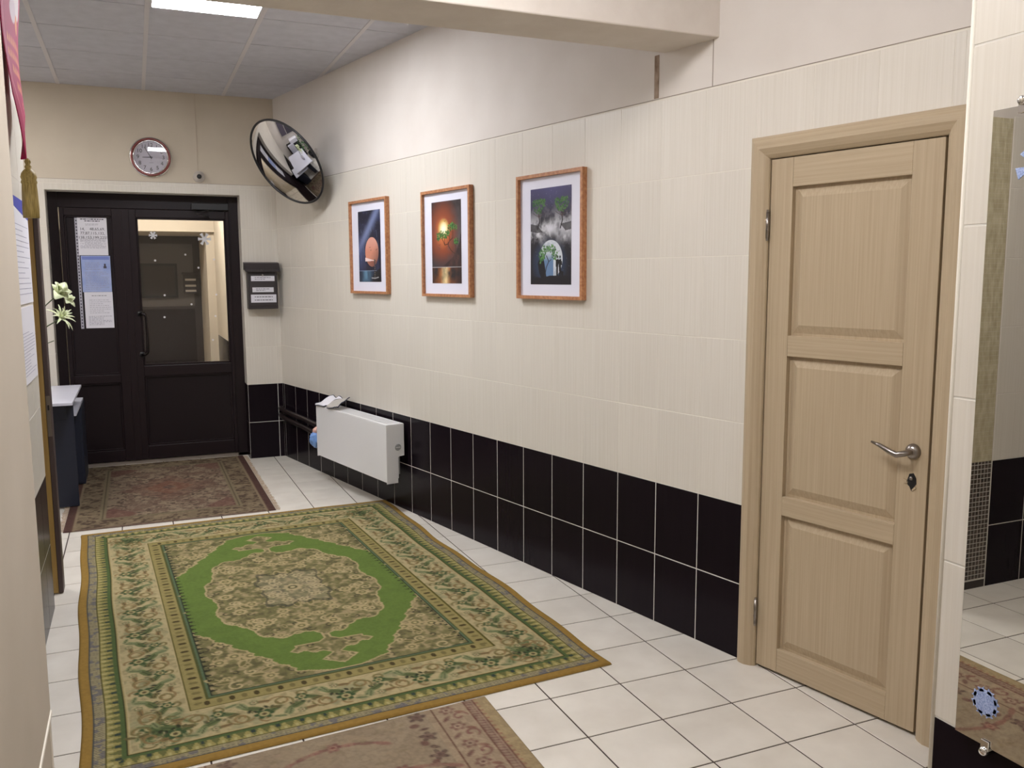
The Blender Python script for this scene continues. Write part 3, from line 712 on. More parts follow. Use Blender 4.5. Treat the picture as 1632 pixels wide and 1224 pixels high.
# ------------------------------------------------------------------ pictures
def paint1():
    c = Canvas(0.34, 0.492, 0.002, (26, 28, 48)); X, Y = c.X/0.34, c.Y/0.492
    n = smooth_noise(c.ny, c.nx, 5, 3, 4)
    c.blend(slice(None), np.clip((n-0.45)*1.6, 0, 0.5), (58, 66, 104))
    d = np.abs((Y-0.36)+(X-0.30)*0.62); c.blend(slice(None), np.exp(-(d/0.09)**2)*0.75*np.clip(1.3-np.abs(X-0.45), 0, 1)*(Y < 0.62), (132, 146, 190))
    c.blend(slice(None), np.exp(-(((X-0.1)/0.2)**2+((Y-0.62)/0.25)**2))*0.6, (62, 78, 128))
    for k in range(90):
        x, y = rng.random()*0.34, rng.random()*0.28; c.ell(x, y, 0.0012, 0.0012, (200, 205, 225), al=0.7)
    for (x, y, l) in ((.14, .3, .05), (.27, .62, .1), (.6, .3, .05), (.84, .38, .1), (.9, .5, .08), (.12, .7, .08)):
        c.stroke([(x*.34, y*.492), ((x-.03)*.34, (y-l)*.492)], .0012, (170, 185, 215), .55)
    cx, cy, r = .205, .285, .101
    c.ell(cx, cy, r, r, (206, 136, 112)); w = c.win(cx-r, cx+r, cy-r, cy+r); q = np.hypot(c.X[w]-cx, c.Y[w]-cy)/r
    c.blend(w, (q < 1)*np.clip((c.X[w]-cx)/r*0.5+(c.Y[w]-cy)/r*0.5, 0, 1)*0.95, (60, 44, 48)); c.blend(w, (q < 1)*np.clip(-(c.Y[w]-cy)/r*0.8, 0, .6), (226, 170, 158))
    c.blend(w, (q < 1)*(c.Y[w] > .345)*0.55, (110, 60, 52))
    for (x, y) in ((.52, .52), (.56, .56), (.8, .56), (.83, .55)): c.stroke([((x-.03)*.34, (y-.008)*.492), (x*.34, y*.492), ((x+.03)*.34, (y-.01)*.492)], .0011, (80, 40, 36))
    c.poly([(.30*.34, .655*.492), (.75*.34, .705*.492), (.30*.34, .71*.492)], (232, 208, 206))
    c.rect(0, .34, .84*.492, .492, (26, 40, 64)); c.blend(slice(None), (Y > .84)*np.exp(-((X-.34)/.16)**2)*np.clip(n*1.6, 0, 1)*.85, (104, 148, 178)); c.rect(0, .34, .838*.492, .846*.492, (150, 170, 200), .6)
    c.poly([(.62*.34, .492), (.60*.34, .93*.492), (.72*.34, .86*.492), (.34, .80*.492), (.34, .492)], (24, 24, 30)); c.rect(.70*.34, .745*.34, .68*.492, .96*.492, (46, 42, 48))
    for k in range(9): c.ell(.722*.34, (.69+k*.03)*.492, .0022, .0022, (226, 214, 190), al=.8)
    c.stroke([(.58*.34, .945*.492), (.72*.34, .95*.492), (.88*.34, .935*.492)], .003, (200, 200, 204), .8)
    return c
def paint2():
    c = Canvas(0.34, 0.488, 0.002, (44, 38, 42)); X, Y = c.X/0.34, c.Y/0.488
    n = smooth_noise(c.ny, c.nx, 5, 9, 4); q = np.sqrt(((X-.38)/.55)**2+((Y-.38)/.42)**2)
    c.blend(slice(None), np.clip(1.25-q*1.15, 0, 1), (172, 84, 48)); c.blend(slice(None), np.clip(.9-q*1.8, 0, 1), (222, 130, 74))
    c.blend(slice(None), np.clip((X-.72)*3, 0, 1)*np.clip(1-np.abs(Y-.45)*2.6, 0, 1)*.7, (120, 116, 118)); c.blend(slice(None), np.clip((n-.55)*1.5, 0, .35), (90, 80, 82))
    c.blend(slice(None), np.clip((Y-.62)*6, 0, 1)*.6, (70, 62, 68))
    s = np.sqrt(((X-.41)/.13)**2+((Y-.335)/.085)**2); c.blend(slice(None), np.clip(1.6-s, 0, 1), (250, 226, 130)); c.blend(slice(None), np.clip(1.3-s*1.15, 0, 1), (255, 252, 230))
    P = lambda *a: [(x*.34, y*.488) for x, y in a]
    for l in (P((.78, .64), (.66, .60), (.58, .55), (.56, .50)), P((.56, .52), (.45, .53), (.38, .47), (.32, .43)), P((.45, .53), (.44, .46), (.48, .43)), P((.56, .52), (.62, .48), (.60, .42)), P((.62, .48), (.72, .45), (.72, .37)), P((.78, .64), (.82, .58), (.80, .52))): c.stroke(l, .0026, (66, 34, 26))
    for (x, y, s_) in ((.26, .42, .07), (.34, .40, .06), (.22, .45, .04), (.50, .41, .06), (.56, .39, .05), (.66, .32, .07), (.72, .30, .06), (.80, .33, .05), (.84, .49, .055), (.80, .50, .04), (.42, .43, .05)):
        for k in range(26):
            a_, r_ = rng.uniform(0, 6.28), s_*.40*math.sqrt(rng.random()); cl_ = ((36, 78, 40), (54, 106, 50), (92, 146, 72))[k % 3]
            c.ell(x*.34+r_*math.cos(a_)*1.15, y*.488+r_*math.sin(a_)*.8-(.003 if k % 3 == 2 else 0), s_*.10, s_*.075, cl_, a_, .95)
    c.poly(P((1, .38), (.97, .42), (.95, .50), (.88, .56), (.82, .62), (.72, .68), (.60, .72), (.48, .76), (.38, .79), (1, .80)), (54, 40, 42)); c.blend(slice(None), (X > .5)*(Y > .5)*(Y < .8)*np.clip((n-.5)*2, 0, .5)*(X+Y > 1.35), (104, 66, 58))
    for (x, y) in ((.46, .245), (.62, .28), (.27, .53)): c.stroke(P((x-.03, y-.006), (x, y), (x+.03, y-.012)), .0011, (110, 46, 30))
    wt = Y > .80; c.blend(slice(None), wt*1.0, (40, 34, 38)); c.blend(slice(None), wt*np.clip(n*1.8-.5, 0, 1)*np.exp(-((X-.45)/.3)**2)*.95, (206, 120, 54))
    c.blend(slice(None), wt*np.exp(-((X-.45)/.09)**2)*np.clip(n*1.9, 0, 1), (250, 226, 170)); c.rect(0, .34, .797*.488, .806*.488, (190, 186, 190), .75)
    return c
def paint3():
    c = Canvas(0.334, 0.484, 0.002, (32, 30, 40)); X, Y = c.X/.334, c.Y/.484
    n = smooth_noise(c.ny, c.nx, 4, 21, 5); n2 = smooth_noise(c.ny, c.nx, 9, 22, 4)
    c.blend(slice(None), np.clip(.34-Y, 0, .34)*3*1.0, (64, 62, 104)); c.blend(slice(None), np.clip((.2-Y)*4, 0, 1)*np.exp(-((X-.55)/.25)**2)*.8, (74, 74, 128))
    cl = np.clip((n-.40)*5, 0, 1)*np.exp(-((Y-.40)/.13)**2); c.blend(slice(None), cl, (186, 186, 194)); c.blend(slice(None), np.clip((n2-.5)*4, 0, 1)*np.exp(-((Y-.44)/.09)**2), (222, 222, 228)); c.blend(slice(None), np.exp(-(((X-.5)/.16)**2+((Y-.42)/.06)**2)), (214, 214, 222))
    P = lambda *a: [(x*.334, y*.484) for x, y in a]
    for sx in (-1, 1):
        bx_ = .18 if sx < 0 else .74
        c.poly(P((0 if sx < 0 else 1, .36), (bx_, .38), (bx_+.12, .45), (bx_, .46), (0 if sx < 0 else 1, .44)), (34, 32, 36), .85)
        c.stroke(P((bx_, .42), (bx_+.05, .34), (bx_+.03, .27)), .004, (34, 28, 30))
        for k in range(7): c.stroke(P((bx_+.04, .30), (bx_-.12+k*.05, .19+abs(k-3)*.02)), .0014, (70, 56, 54))
        for k in range(150):
            a_, r_ = rng.uniform(0, 6.28), math.sqrt(rng.random()); x, y = bx_+.03+.17*r_*math.cos(a_), .165+.075*r_*math.sin(a_)-.02*math.cos(a_*2); c.ell(x*.334, y*.484, .0050, .0042, (42, 84, 44) if k % 2 else (70, 112, 58), al=.9)
    for k in range(60): c.ell(rng.random()*.334, rng.choice((rng.random()*.14, .26+rng.random()*.2)), .0011, .0011, (190, 190, 215), al=.6)
    cx, cy, r = .51*.334, .735*.484, .095
    c.ell(cx-.012, cy+.02, r*1.25, r*1.1, (60, 96, 140), al=.35, soft=.6); c.ell(cx, cy, r, r, (205, 210, 218)); w = c.win(cx-r, cx+r, cy-r, cy+r); q = np.hypot(c.X[w]-cx, c.Y[w]-cy)/r
    c.blend(w, (q < 1)*np.clip((n2[w]-.45)*3, 0, .6), (158, 170, 186)); c.blend(w, (q < 1)*(c.X[w] < cx+.02)*np.clip((c.Y[w]-cy+.04)/.05, 0, 1)*.9, (78, 116, 160))
    c.poly(P((.18, .78), (.25, .70), (.32, .70), (.36, .80), (.40, .92), (.28, .94), (.22, .88)), (22, 22, 30))
    for k in range(130):
        a = rng.uniform(2.6, 6.6); rr = rng.uniform(.3, .75)*r; x, y = cx-.02+rr*math.cos(a)*1.1, cy-.012+rr*math.sin(a)*.9
        if y < cy+.03: c.ell(x, y, .0055, .005, (56, 100, 54) if k % 2 else (92, 140, 76), al=.9)
    c.stroke(P((.36, .92), (.40, .82), (.46, .76), (.40, .70)), .003, (40, 40, 44)); c.stroke(P((.46, .76), (.52, .74)), .002, (40, 40, 44))
    for (x, y) in ((.44, .36), (.70, .66), (.60, .63)): c.stroke(P((x-.03, y-.006), (x, y), (x+.03, y-.01)), .001, (90, 92, 100))
    for x in (.665, .735):
        c.ell(x*.334, .715*.484, .0055, .007, (16, 15, 20)); c.poly(P((x-.035, .745), (x+.03, .735), (x+.03, .80), (x-.03, .82)), (16, 15, 20)); c.poly(P((x-.025, .80), (x+.025, .80), (x+.015, .92), (x-.02, .92)), (16, 15, 20))
    c.poly(P((.66, .74), (.78, .76), (.78, .80), (.66, .78)), (16, 15, 20)); c.poly(P((.74, .85), (.82, .87), (.80, .92), (.77, .92)), (16, 15, 20))
    c.poly(P((0, .915), (.28, .93), (.5, .905), (.85, .905), (1, .93), (1, 1), (0, 1)), (28, 26, 34))
    return c
def picture(x0, x1, z0, z1, ax0, ax1, az0, az1, cv, label):
    cx, cz = (x0+x1)/2, (z0+z1)/2
    p = W(0, -cx, cz); t = tag(empty('framed_picture', p, TH-PI/2), label, 'picture', 'framed prints on the cream tiled wall')
    w, h = (x1-x0)/2, (z1-z0)/2; fwid = 0.017; dpt = -0.030
    for k, (a, b, c, d) in enumerate(((-w, -w+fwid, -h, h), (w-fwid, w, -h, h))):
        bm = bmesh.new(); m = fwid; s = 1 if k == 0 else -1; xo = a if k == 0 else b
        prism(bm, [(xo, -h), (xo+s*m, -h+m), (xo+s*m, h-m), (xo, h)], dpt, -0.001); link('frame_side', fin(bm, 'frame_side'), M['fr_wood'], t)
    for k in (0, 1):
        bm = bmesh.new(); s = 1 if k == 0 else -1; zo = -h if k == 0 else h
        prism(bm, [(-w, zo), (w, zo), (w-fwid, zo+s*fwid), (-w+fwid, zo+s*fwid)], dpt, -0.001); link('frame_rail', fin(bm, 'frame_rail'), M['fr_wood'], t)
    box('mount', -w+fwid, w-fwid, -0.012, -0.004, -h+fwid, h-fwid, M['matw'], t)
    ny, nx = cv.c.shape[:2]; P = np.zeros((ny, nx, 3))
    P[..., 0] = (ax0-cx)+np.linspace(0, 1, nx)[None]*(ax1-ax0); P[..., 1] = -0.0128; P[..., 2] = (az1-cz)-np.linspace(0, 1, ny)[:, None]*(az1-az0)
    grid_mesh('print', cv.c[:, :], P[:, :], M['art'], t, smooth=False)
    return t
picture(-0.811, -0.238, 1.4515, 2.097, -0.692, -0.352, 1.533, 2.021, paint1(), 'left framed print of a pink moon above dark blue water')
picture(0.231, 0.788, 1.447, 2.084, 0.336, 0.674, 1.527, 2.013, paint2(), 'middle framed print of an orange sunset with green branches')
picture(1.244, 1.784, 1.452, 2.082, 1.350, 1.683, 1.526, 2.009, paint3(), 'right framed print of trees and clouds over a pale moon with two silhouettes')

# ------------------------------------------------------------------ radiator, pipes, cloths
RL = (0, 0, 0)
RA = tag(empty('radiator', W(0, 0.62, 0), TH-PI/2), 'white panel radiator fixed low on the dark tiled wall', 'radiator')
hx = 0.575  # half length, local x
bm = bmesh.new(); bx(bm, -hx, hx-0.004, -0.16, -0.152, 0.215, 0.598, 0.003, 2); link('front_panel', fin(bm, 'front_panel'), M['radw'], RA)
box('rear_panel', -hx+0.01, hx-0.01, -0.075, -0.067, 0.235, 0.59, M['radw'], RA)
bm = bmesh.new()
for k in range(26):
    x = -hx+0.03+k*(2*hx-0.06)/25; bx(bm, x-0.006, x+0.006, -0.15, -0.077, 0.23, 0.57)
link('fins', fin(bm, 'fins'), M['radw'], RA)
def side_cover(x, th, nm):
    bm = bmesh.new(); prism(bm, [(-0.16, 0.207), (-0.078, 0.207), (-0.078, 0.375), (-0.068, 0.385), (-0.03, 0.388), (-0.03, 0.602), (-0.16, 0.602)], x, x+th, 'yz'); 
    return link(nm, fin(bm, nm), M['radw'], RA)
side_cover(hx-0.004, 0.006, 'side_cover'); side_cover(-hx-0.004, 0.006, 'side_cover')
gr = empty('top_grille', (0, 0, 0), 0, RA)
bm = bmesh.new(); bx(bm, -hx, hx, -0.16, -0.140, 0.598, 0.604, 0.002); bx(bm, -hx, hx, -0.05, -0.03, 0.598, 0.604, 0.002); bx(bm, -hx, -hx+0.02, -0.14, -0.05, 0.598, 0.604); bx(bm, hx-0.03, hx, -0.14, -0.05, 0.598, 0.604)
link('rim', fin(bm, 'rim'), M['radw'], gr)
bm = bmesh.new()
for k in range(90):
    x = -hx+0.024+k*(2*hx-0.056)/89; bx(bm, x-0.0035, x+0.0035, -0.14, -0.05, 0.599, 0.603)
for y in (-0.118, -0.095, -0.072): bx(bm, -hx+0.02, hx-0.03, y-0.002, y+0.002, 0.5985, 0.6035)
link('louvres', fin(bm, 'louvres'), M['radw'], gr)['kind'] = 'stuff'
kn = empty('valve_port', (hx+0.002, -0.075, 0.447), 0, RA)
bm = bmesh.new(); lathe(bm, [(0, 0.003), (0.021, 0.003), (0.023, 0.0), (0, 0)], 24, Matrix.Rotation(PI/2, 4, 'Y')); link('disc', fin(bm, 'disc'), M['grille'], kn, smooth=False)
box('slot', 0.003, 0.004, -0.016, 0.016, -0.002, 0.002, M['radw'], kn)
bm = bmesh.new(); tube(bm, [(hx-0.03, -0.06, 0.26), (hx-0.03, -0.06, 0.385)], 0.012, 10); link('wall_bracket', fin(bm, 'wall_bracket'), M['grille'], RA)
for k, (z0, z1, lab) in enumerate(((0.422, 0.392, 'upper of two dark heating pipes running from the corner to the radiator'), (0.362, 0.312, 'lower of two dark heating pipes running from the corner to the radiator'))):
    bm = bmesh.new()
    tube(bm, [(-2.30, -0.028, z0+0.012), (-2.24, -0.045, z0+0.01), (-2.15, -0.05, z0), (-1.7, -0.05, (z0+z1)/2+0.004), (-1.32, -0.05, z1-0.002), (-1.202, -0.05, z1-0.003)], 0.021, 12)
    o = link('heating_pipe', fin(bm, 'heating_pipe'), M['pipe'], None, (0, 0, 0), (0, 0, TH-PI/2), smooth=True); tag(o, lab, 'pipe')
def cloth(name, quad, zf, m, hemm, label, cat, ribs=0, n=22, seed=1, grp=None, hemsides='uv'):
    """quad: 4 local (x,y) corners; zf(x,y)->z"""
    t = tag(empty(name, W(0, 0, 0), TH-PI/2), label, cat, grp)
    bm = bmesh.new(); V_ = []
    for j in range(n+1):
        row = []
        for i in range(n+1):
            u, v = i/n, j/n
            p = (Vector(quad[0])*(1-u)*(1-v)+Vector(quad[1])*u*(1-v)+Vector(quad[2])*u*v+Vector(quad[3])*(1-u)*v)
            nz = noise.noise(Vector((p.x*14, p.y*14, seed)))*0.010
            x, y, z = zf(p.x, p.y)
            z += 0.006+max(0, nz)+(0.0022*math.sin(u*ribs*2*PI) if ribs else 0)
            row.append(bm.verts.new((x, y, z)))
        V_.append(row)
    for j in range(n):
        for i in range(n):
            f = bm.faces.new((V_[j][i], V_[j][i+1], V_[j+1][i+1], V_[j+1][i]))
    edges_uv = []
    rings = [V_[0][:], [r[-1] for r in V_], V_[-1][::-1], [r[0] for r in V_][::-1]]
    hb = bmesh.new()
    for k, rg in enumerate(rings):
        if 'uv' == hemsides or str(k) in hemsides: tube(hb, [v.co.copy()+Vector((0, 0, 0.001)) for v in rg], 0.0035, 6)
    me = fin(bm, 'fabric'); o = link('fabric', me, m, t, smooth=True)
    md = o.modifiers.new('thick', 'SOLIDIFY'); md.thickness = 0.004; md.offset = 0
    link('hem', fin(hb, 'hem'), hemm, t)
    return t
def drape_front(x, y):       # bunched up towards the wall behind the radiator
    k = max(0.0, (y+0.165)/0.13)
    if y < -0.163: return x, -0.1665, 0.606-(-0.163-y)
    return x, y, 0.606+0.050*k+0.010*math.sin(x*40+y*30)*min(1, k*3)
cloth('folded_cloth', [(-1.195, -0.180), (-1.03, -0.165), (-0.985, -0.035), (-1.165, -0.030)], drape_front, M['clothw'], M['hem'], 'white cloth with dark hem lying on the far end of the radiator', 'cloth', seed=3)
cloth('ribbed_rag', [(-0.975, -0.185), (-0.80, -0.155), (-0.87, -0.030), (-0.975, -0.030)], lambda x, y: (drape_front(x, y)[0], drape_front(x, y)[1]-0.002, drape_front(x, y)[2]+0.010), M['clothg'], M['hem'], 'grey ribbed rag with dark hem beside the white cloth on the radiator', 'rag', ribs=7, seed=8, hemsides='01')
bm = bmesh.new(); bmesh.ops.create_icosphere(bm, subdivisions=4, radius=1.0)
for v in bm.verts:
    d = 1+0.28*noise.noise(v.co*2.2+Vector((3, 1, 2)))+0.1*noise.noise(v.co*6)
    v.co = Vector((v.co.x*0.055*d, v.co.y*0.045*d, v.co.z*0.062*d*(1-0.25*v.co.z)))
bg = link('crumpled_bag', fin(bm, 'crumpled_bag'), M['bag'], None, W(-0.13, 1.27, 0.335), smooth=True); tag(bg, 'crumpled blue plastic bag tucked behind the far end of the radiator', 'bag')
bm = bmesh.new(); bmesh.ops.create_icosphere(bm, subdivisions=3, radius=0.03)
for v in bm.verts: v.co *= 1+0.3*noise.noise(v.co*60)
link('bag_knot', fin(bm, 'bag_knot'), M['bagp'], bg, (0, 0.0, 0.055), smooth=True)

# ------------------------------------------------------------------ convex mirror
CM = tag(empty('convex_mirror', W(-0.298, 1.268, 2.402)), 'round convex security mirror on a bracket high in the far corner', 'mirror')
nrm = Vector((-0.727, -0.417, -0.545)).normalized(); CM.rotation_mode = 'QUATERNION'
CM.rotation_quaternion = nrm.to_track_quat('Z', 'Y')
Rm, bul = 0.332, 0.052; Rs = (Rm*Rm+bul*bul)/(2*bul)
prof_ = [(0, bul)]+[(Rm*k/24, math.sqrt(Rs*Rs-(Rm*k/24)**2)-(Rs-bul)) for k in range(1, 25)]
bm = bmesh.new(); lathe(bm, prof_[::-1], 72); bmesh.ops.recalc_face_normals(bm, faces=bm.faces[:])
link('mirror_dome', fin(bm, 'mirror_dome'), M['cmirror'], CM, smooth=True)
bm = bmesh.new(); tube(bm, [(Rm*math.cos(2*PI*k/72), Rm*math.sin(2*PI*k/72), 0) for k in range(73)], 0.0085, 8, False); link('rubber_rim', fin(bm, 'rubber_rim'), M['black'], CM, smooth=True)
bm = bmesh.new(); lathe(bm, [(0, -0.05), (0.10, -0.048), (0.25, -0.03), (Rm, -0.003)], 48); link('back_shell', fin(bm, 'back_shell'), M['black'], CM, smooth=True)
inv = (Matrix.Translation(CM.location) @ CM.rotation_quaternion.to_matrix().to_4x4()).inverted()
wp = W(0, 1.40, 2.505); we = W(-0.07, 1.40, 2.50)
bm = bmesh.new(); tube(bm, [inv @ wp, inv @ we, Vector((0, 0, -0.05))], 0.012, 10); link('bracket_arm', fin(bm, 'bracket_arm'), M['grayw'], CM, smooth=True)
bm = bmesh.new(); nn = (we-wp).normalized(); tube(bm, [inv @ wp, inv @ (wp+nn*0.012)], 0.04, 16); link('wall_plate', fin(bm, 'wall_plate'), M['grayw'], CM)

# ------------------------------------------------------------------ clock, camera, cable, mailbox
CK = tag(empty('wall_clock', (-1.456, FAR, 2.527)), 'round white faced wall clock with red and chrome rim above the glazed door', 'clock')
RX = Matrix.Rotation(PI/2, 4, 'X')
bm = bmesh.new(); lathe(bm, [(0, 0.0), (0.158, 0.0), (0.160, 0.012), (0.156, 0.024), (0.150, 0.026)], 64, RX); link('chrome_rim', fin(bm, 'chrome_rim'), M['chrome'], CK, smooth=True)
bm = bmesh.new(); lathe(bm, [(0.151, 0.020), (0.150, 0.034), (0.142, 0.040), (0.134, 0.034), (0.132, 0.022)], 64, RX); link('bezel', fin(bm, 'bezel'), M['clockred'], CK, smooth=True)
bm = bmesh.new(); lathe(bm, [(0.132, 0.030), (0.128, 0.034), (0.124, 0.026), (0.123, 0.02)], 64, RX); link('inner_ring', fin(bm, 'inner_ring'), M['chrome'], CK, smooth=True)
bm = bmesh.new(); lathe(bm, [(0, 0.018), (0.126, 0.018)], 48, RX); bmesh.ops.recalc_face_normals(bm, faces=bm.faces[:]); link('face', fin(bm, 'face'), M['clockface'], CK)
for k in range(1, 13):
    a = k*PI/6; text('numeral', str(k), 0.043, M['digit'], CK, (0.095*math.sin(a), -0.0195, 0.095*math.cos(a)), (PI/2, 0, 0))
def hand(nm, ang, ln, w, y, m, tail=0.015):
    bm = bmesh.new(); prism(bm, [(-w, -tail), (w, -tail), (w*0.6, ln), (-w*0.6, ln)], y, y+0.001)
    o = link(nm, fin(bm, nm), m, CK); o.rotation_euler = (0, ang, 0); return o
hand('hour_hand', math.radians(-92), 0.062, 0.0032, -0.022, M['digit']); hand('minute_hand', math.radians(-30), 0.092, 0.0028, -0.024, M['digit']); hand('second_hand', math.radians(42), 0.085, 0.0009, -0.026, M['ink2'], 0.03)
bm = bmesh.new(); lathe(bm, [(0, 0.003), (0.006, 0.003), (0.006, 0), (0, 0)], 16, RX); link('hub', fin(bm, 'hub'), M['digit'], CK, (0, -0.024, 0))
box('maker_line', -0.022, 0.022, -0.0192, -0.0184, 0.046, 0.050, M['ink2'], CK); box('maker_line', -0.012, 0.018, -0.0192, -0.0184, -0.044, -0.041, M['ink2'], CK)
bm = bmesh.new(); lathe(bm, [(0.128*k/8, 0.031-0.0028*(k/8)**2) for k in range(9)], 64, RX); link('glass', fin(bm, 'glass'), M['clockglass'], CK, smooth=True)
CK.children[-1].rotation_euler = (0.0, 0, 0.03)
md = CK.children[-1].modifiers.new('t', 'SOLIDIFY'); md.thickness = 0.0015
CA = tag(empty('security_camera', (-1.096, FAR, 2.388)), 'small round white security camera on the far wall, right of the clock', 'camera')
bm = bmesh.new(); lathe(bm, [(0, 0.0), (0.046, 0.0), (0.046, 0.012), (0.040, 0.022), (0.032, 0.026), (0.028, 0.040), (0, 0.042)], 32, RX); link('housing', fin(bm, 'housing'), M['grayw'], CA, smooth=True)
bm = bmesh.new(); lathe(bm, [(0, 0.047), (0.012, 0.046), (0.019, 0.042), (0.019, 0.03)], 24, RX); link('lens', fin(bm, 'lens'), M['black'], CA, smooth=True)
cb = box('camera_cable', -1.1025, -1.0985, FAR-0.004, FAR, 2.432, ZC, mat('painted_cable', L(196, 182, 162), 0.8)); tag(cb, 'thin painted cable running from the ceiling down to the security camera', 'cable')
MB = tag(empty('mailbox', (-0.634, FAR, 1.50)), 'dark metal mailbox with roof lid and three white labels right of the glazed door', 'mailbox')
bm = bmesh.new(); bx(bm, -0.122, 0.122, -0.105, -0.002, -0.20, 0.13, 0.006, 2); link('body', fin(bm, 'body'), M['darkmetal'], MB)
bm = bmesh.new()
pro = [(-0.002, 0.195), (-0.09, 0.185), (-0.135, 0.125), (-0.130, 0.118), (-0.08, 0.13), (-0.002, 0.13)]
prism(bm, pro, -0.142, 0.142, 'yz')
for k in range(12):
    x = -0.142+0.284*(k+0.5)/12; lathe(bm, [(0, -0.003), (0.012, -0.003), (0.012, 0.003), (0, 0.003)], 12, Matrix.Translation((x, -0.134, 0.122)) @ RX)
link('lid', fin(bm, 'lid'), M['darkmetal'], MB)
box('door_flap', -0.108, 0.108, -0.110, -0.104, -0.175, 0.10, M['darkmetal'], MB, 0.003)
bm = bmesh.new(); lathe(bm, [(0, 0.006), (0.008, 0.005), (0.010, 0.0), (0, 0)], 16, RX); link('keyhole', fin(bm, 'keyhole'), M['steel'], MB, (0, -0.110, 0.085), smooth=True)
for k, (a, b, c, d) in enumerate(((-0.094, 0.098, 0.035, 0.078), (-0.086, 0.088, -0.058, -0.018), (-0.100, 0.108, -0.145, -0.078))):
    lb = empty('label', (0, -0.1104, 0), 0, MB)
    box('paper', a, b, -0.0008, 0, c, d, M['whitep'], lb)
    lines(lb, a+0.03, b-0.03, c+0.008, d-0.006, 2, M['ink'], h=0.006 if k == 2 else 0.004, seed=20+k)

# ------------------------------------------------------------------ wall mirror on the right pillar
WM = tag(empty('wall_mirror', (PRX, -4.66, 0.655), -PI/2), 'large frameless wall mirror on the near right pillar', 'mirror')
box('mirror_glass', -0.35, 0.35, -0.0185, -0.018, 0.0, 1.215, M['mirror'], WM)
box('mirror_edge', -0.3505, 0.3505, -0.018, -0.0125, -0.0005, 1.2155, M['edge'], WM)
def clip(x, z, s):
    c = empty('clip', (x, -0.012, z), 0, WM)
    bm = bmesh.new(); lathe(bm, [(0, 0.018), (0.006, 0.018), (0.009, 0.014), (0.009, -0.012), (0, -0.012)], 20, RX); link('stud', fin(bm, 'stud'), M['chrome'], c, (0, 0, -s*0.006), smooth=True)
    box('claw', -0.009, 0.009, -0.011, -0.008, -0.004 if s > 0 else -0.016, 0.016 if s > 0 else 0.004, M['chrome'], c, 0.001)
clip(-0.281, -0.003, 1); clip(0.272, -0.003, 1); clip(-0.289, 1.218, -1); clip(0.272, 1.218, -1)
def stick(y, z, R, m, label, n=6, fat=0.3, rz=0):
    o = flake('snowflake_sticker', R, m, n=n, fat=fat, core=0.86 if n == 8 else 0.36); o.location = (PRX-0.0186, y, z); o.rotation_euler = (0, rz, -PI/2); tag(o, label, 'sticker'); return o
stick(-4.372, 0.742, 0.025, M['bflake'], 'blue glittery snowflake low on the wall mirror', 8, 0.42)
stick(-4.400, 1.762, 0.036, M['bflake'], 'blue glittery star at the top of the wall mirror, cut by the frame', 5, 0.18, 0.3)

# ------------------------------------------------------------------ left side: wall papers, pennant, open door, desk, flowers
def sheet_on_left(name, y0, y1, z0, z1, label, header):
    t = tag(empty(name, (WLX+0.001, (y0+y1)/2, (z0+z1)/2), PI/2), label, 'notice')
    w, h = (y1-y0)/2, (z1-z0)/2
    box('sheet', -w, w, -0.003, 0, -h, h, M['whitep'], t)
    if header:
        bm = bmesh.new(); prism(bm, [(-w, h), (w, h), (w, h-0.075), (-w, h-0.03)], -0.0036, -0.003); link('header', fin(bm, 'header'), M['bluehd'], t)
    lines(t, -w+0.03, w-0.04, -h+0.03, h-0.1, 14, M['ink3'], y=-0.0032, h=0.003, seed=int(abs(z0)*100))
    return t
sheet_on_left('wall_poster', -1.62, -0.957, 1.462, 1.90, 'upper white poster with blue header on the left wall', True)
sheet_on_left('wall_poster', -1.62, -0.985, 1.13, 1.448, 'lower white sheet under the blue headed poster on the left wall', False)
# pennant
cv = Canvas(0.42, 1.02, 0.006, (172, 36, 84))
cv.stroke([(0.03, 0.0), (0.03, 0.74), (0.21, 1.0), (0.39, 0.74), (0.39, 0)], 0.006, (200, 90, 120))
for (x, y, rx, ry, cl, an) in ((.21, .16, .13, .12, (226, 206, 160), .2), (.24, .20, .07, .10, (110, 176, 96), .5), (.17, .14, .05, .09, (240, 232, 200), -.3), (.26, .36, .08, .07, (226, 214, 216), .6), (.18, .42, .05, .05, (214, 196, 205), 0), (.25, .46, .03, .04, (224, 150, 110), 0), (.31, .12, .03, .12, (236, 214, 150), .1)): cv.ell(x, y, rx, ry, cl, an)
for k, (y, w) in enumerate(((.56, .30), (.62, .32), (.68, .26), (.74, .2))):
    for x in np.arange(.21-w/2, .21+w/2, .032): cv.stroke([(x, y+.012), (x+.01, y-.014), (x+.018, y+.012)], .0045, (226, 142, 92))
for y in (.80, .85, .90): cv.ell(.21, y, .016, .014, (226, 160, 110), ring=.5)
t = tag(empty('pennant', (-2.025, -1.45, 2.99), PI/2), 'crimson pennant with gold lettering and gold tassel on the left wall', 'pennant')
ny, nx = cv.c.shape[:2]; P = np.zeros((ny, nx, 3))
u = np.linspace(-1, 1, nx)[None]; v = np.linspace(0, 1, ny)[:, None]; wd_ = np.where(v < 0.78, 1.0, 1-(v-0.78)/0.22*0.985)*0.25
P[..., 0] = u*wd_; P[..., 1] = -0.012-0.010*np.sin(u*2.2+v*3)-0.008*np.sin(v*9); P[..., 2] = -v*0.95
pc = grid_mesh('cloth', cv.c, P, M['pennant'], t); md = pc.modifiers.new('t', 'SOLIDIFY'); md.thickness = 0.003
bm = bmesh.new(); tube(bm, [(-0.27, -0.015, 0.0), (0.27, -0.015, 0.0)], 0.008, 10); link('rod', fin(bm, 'rod'), M['goldth'], t, smooth=True)
bm = bmesh.new()
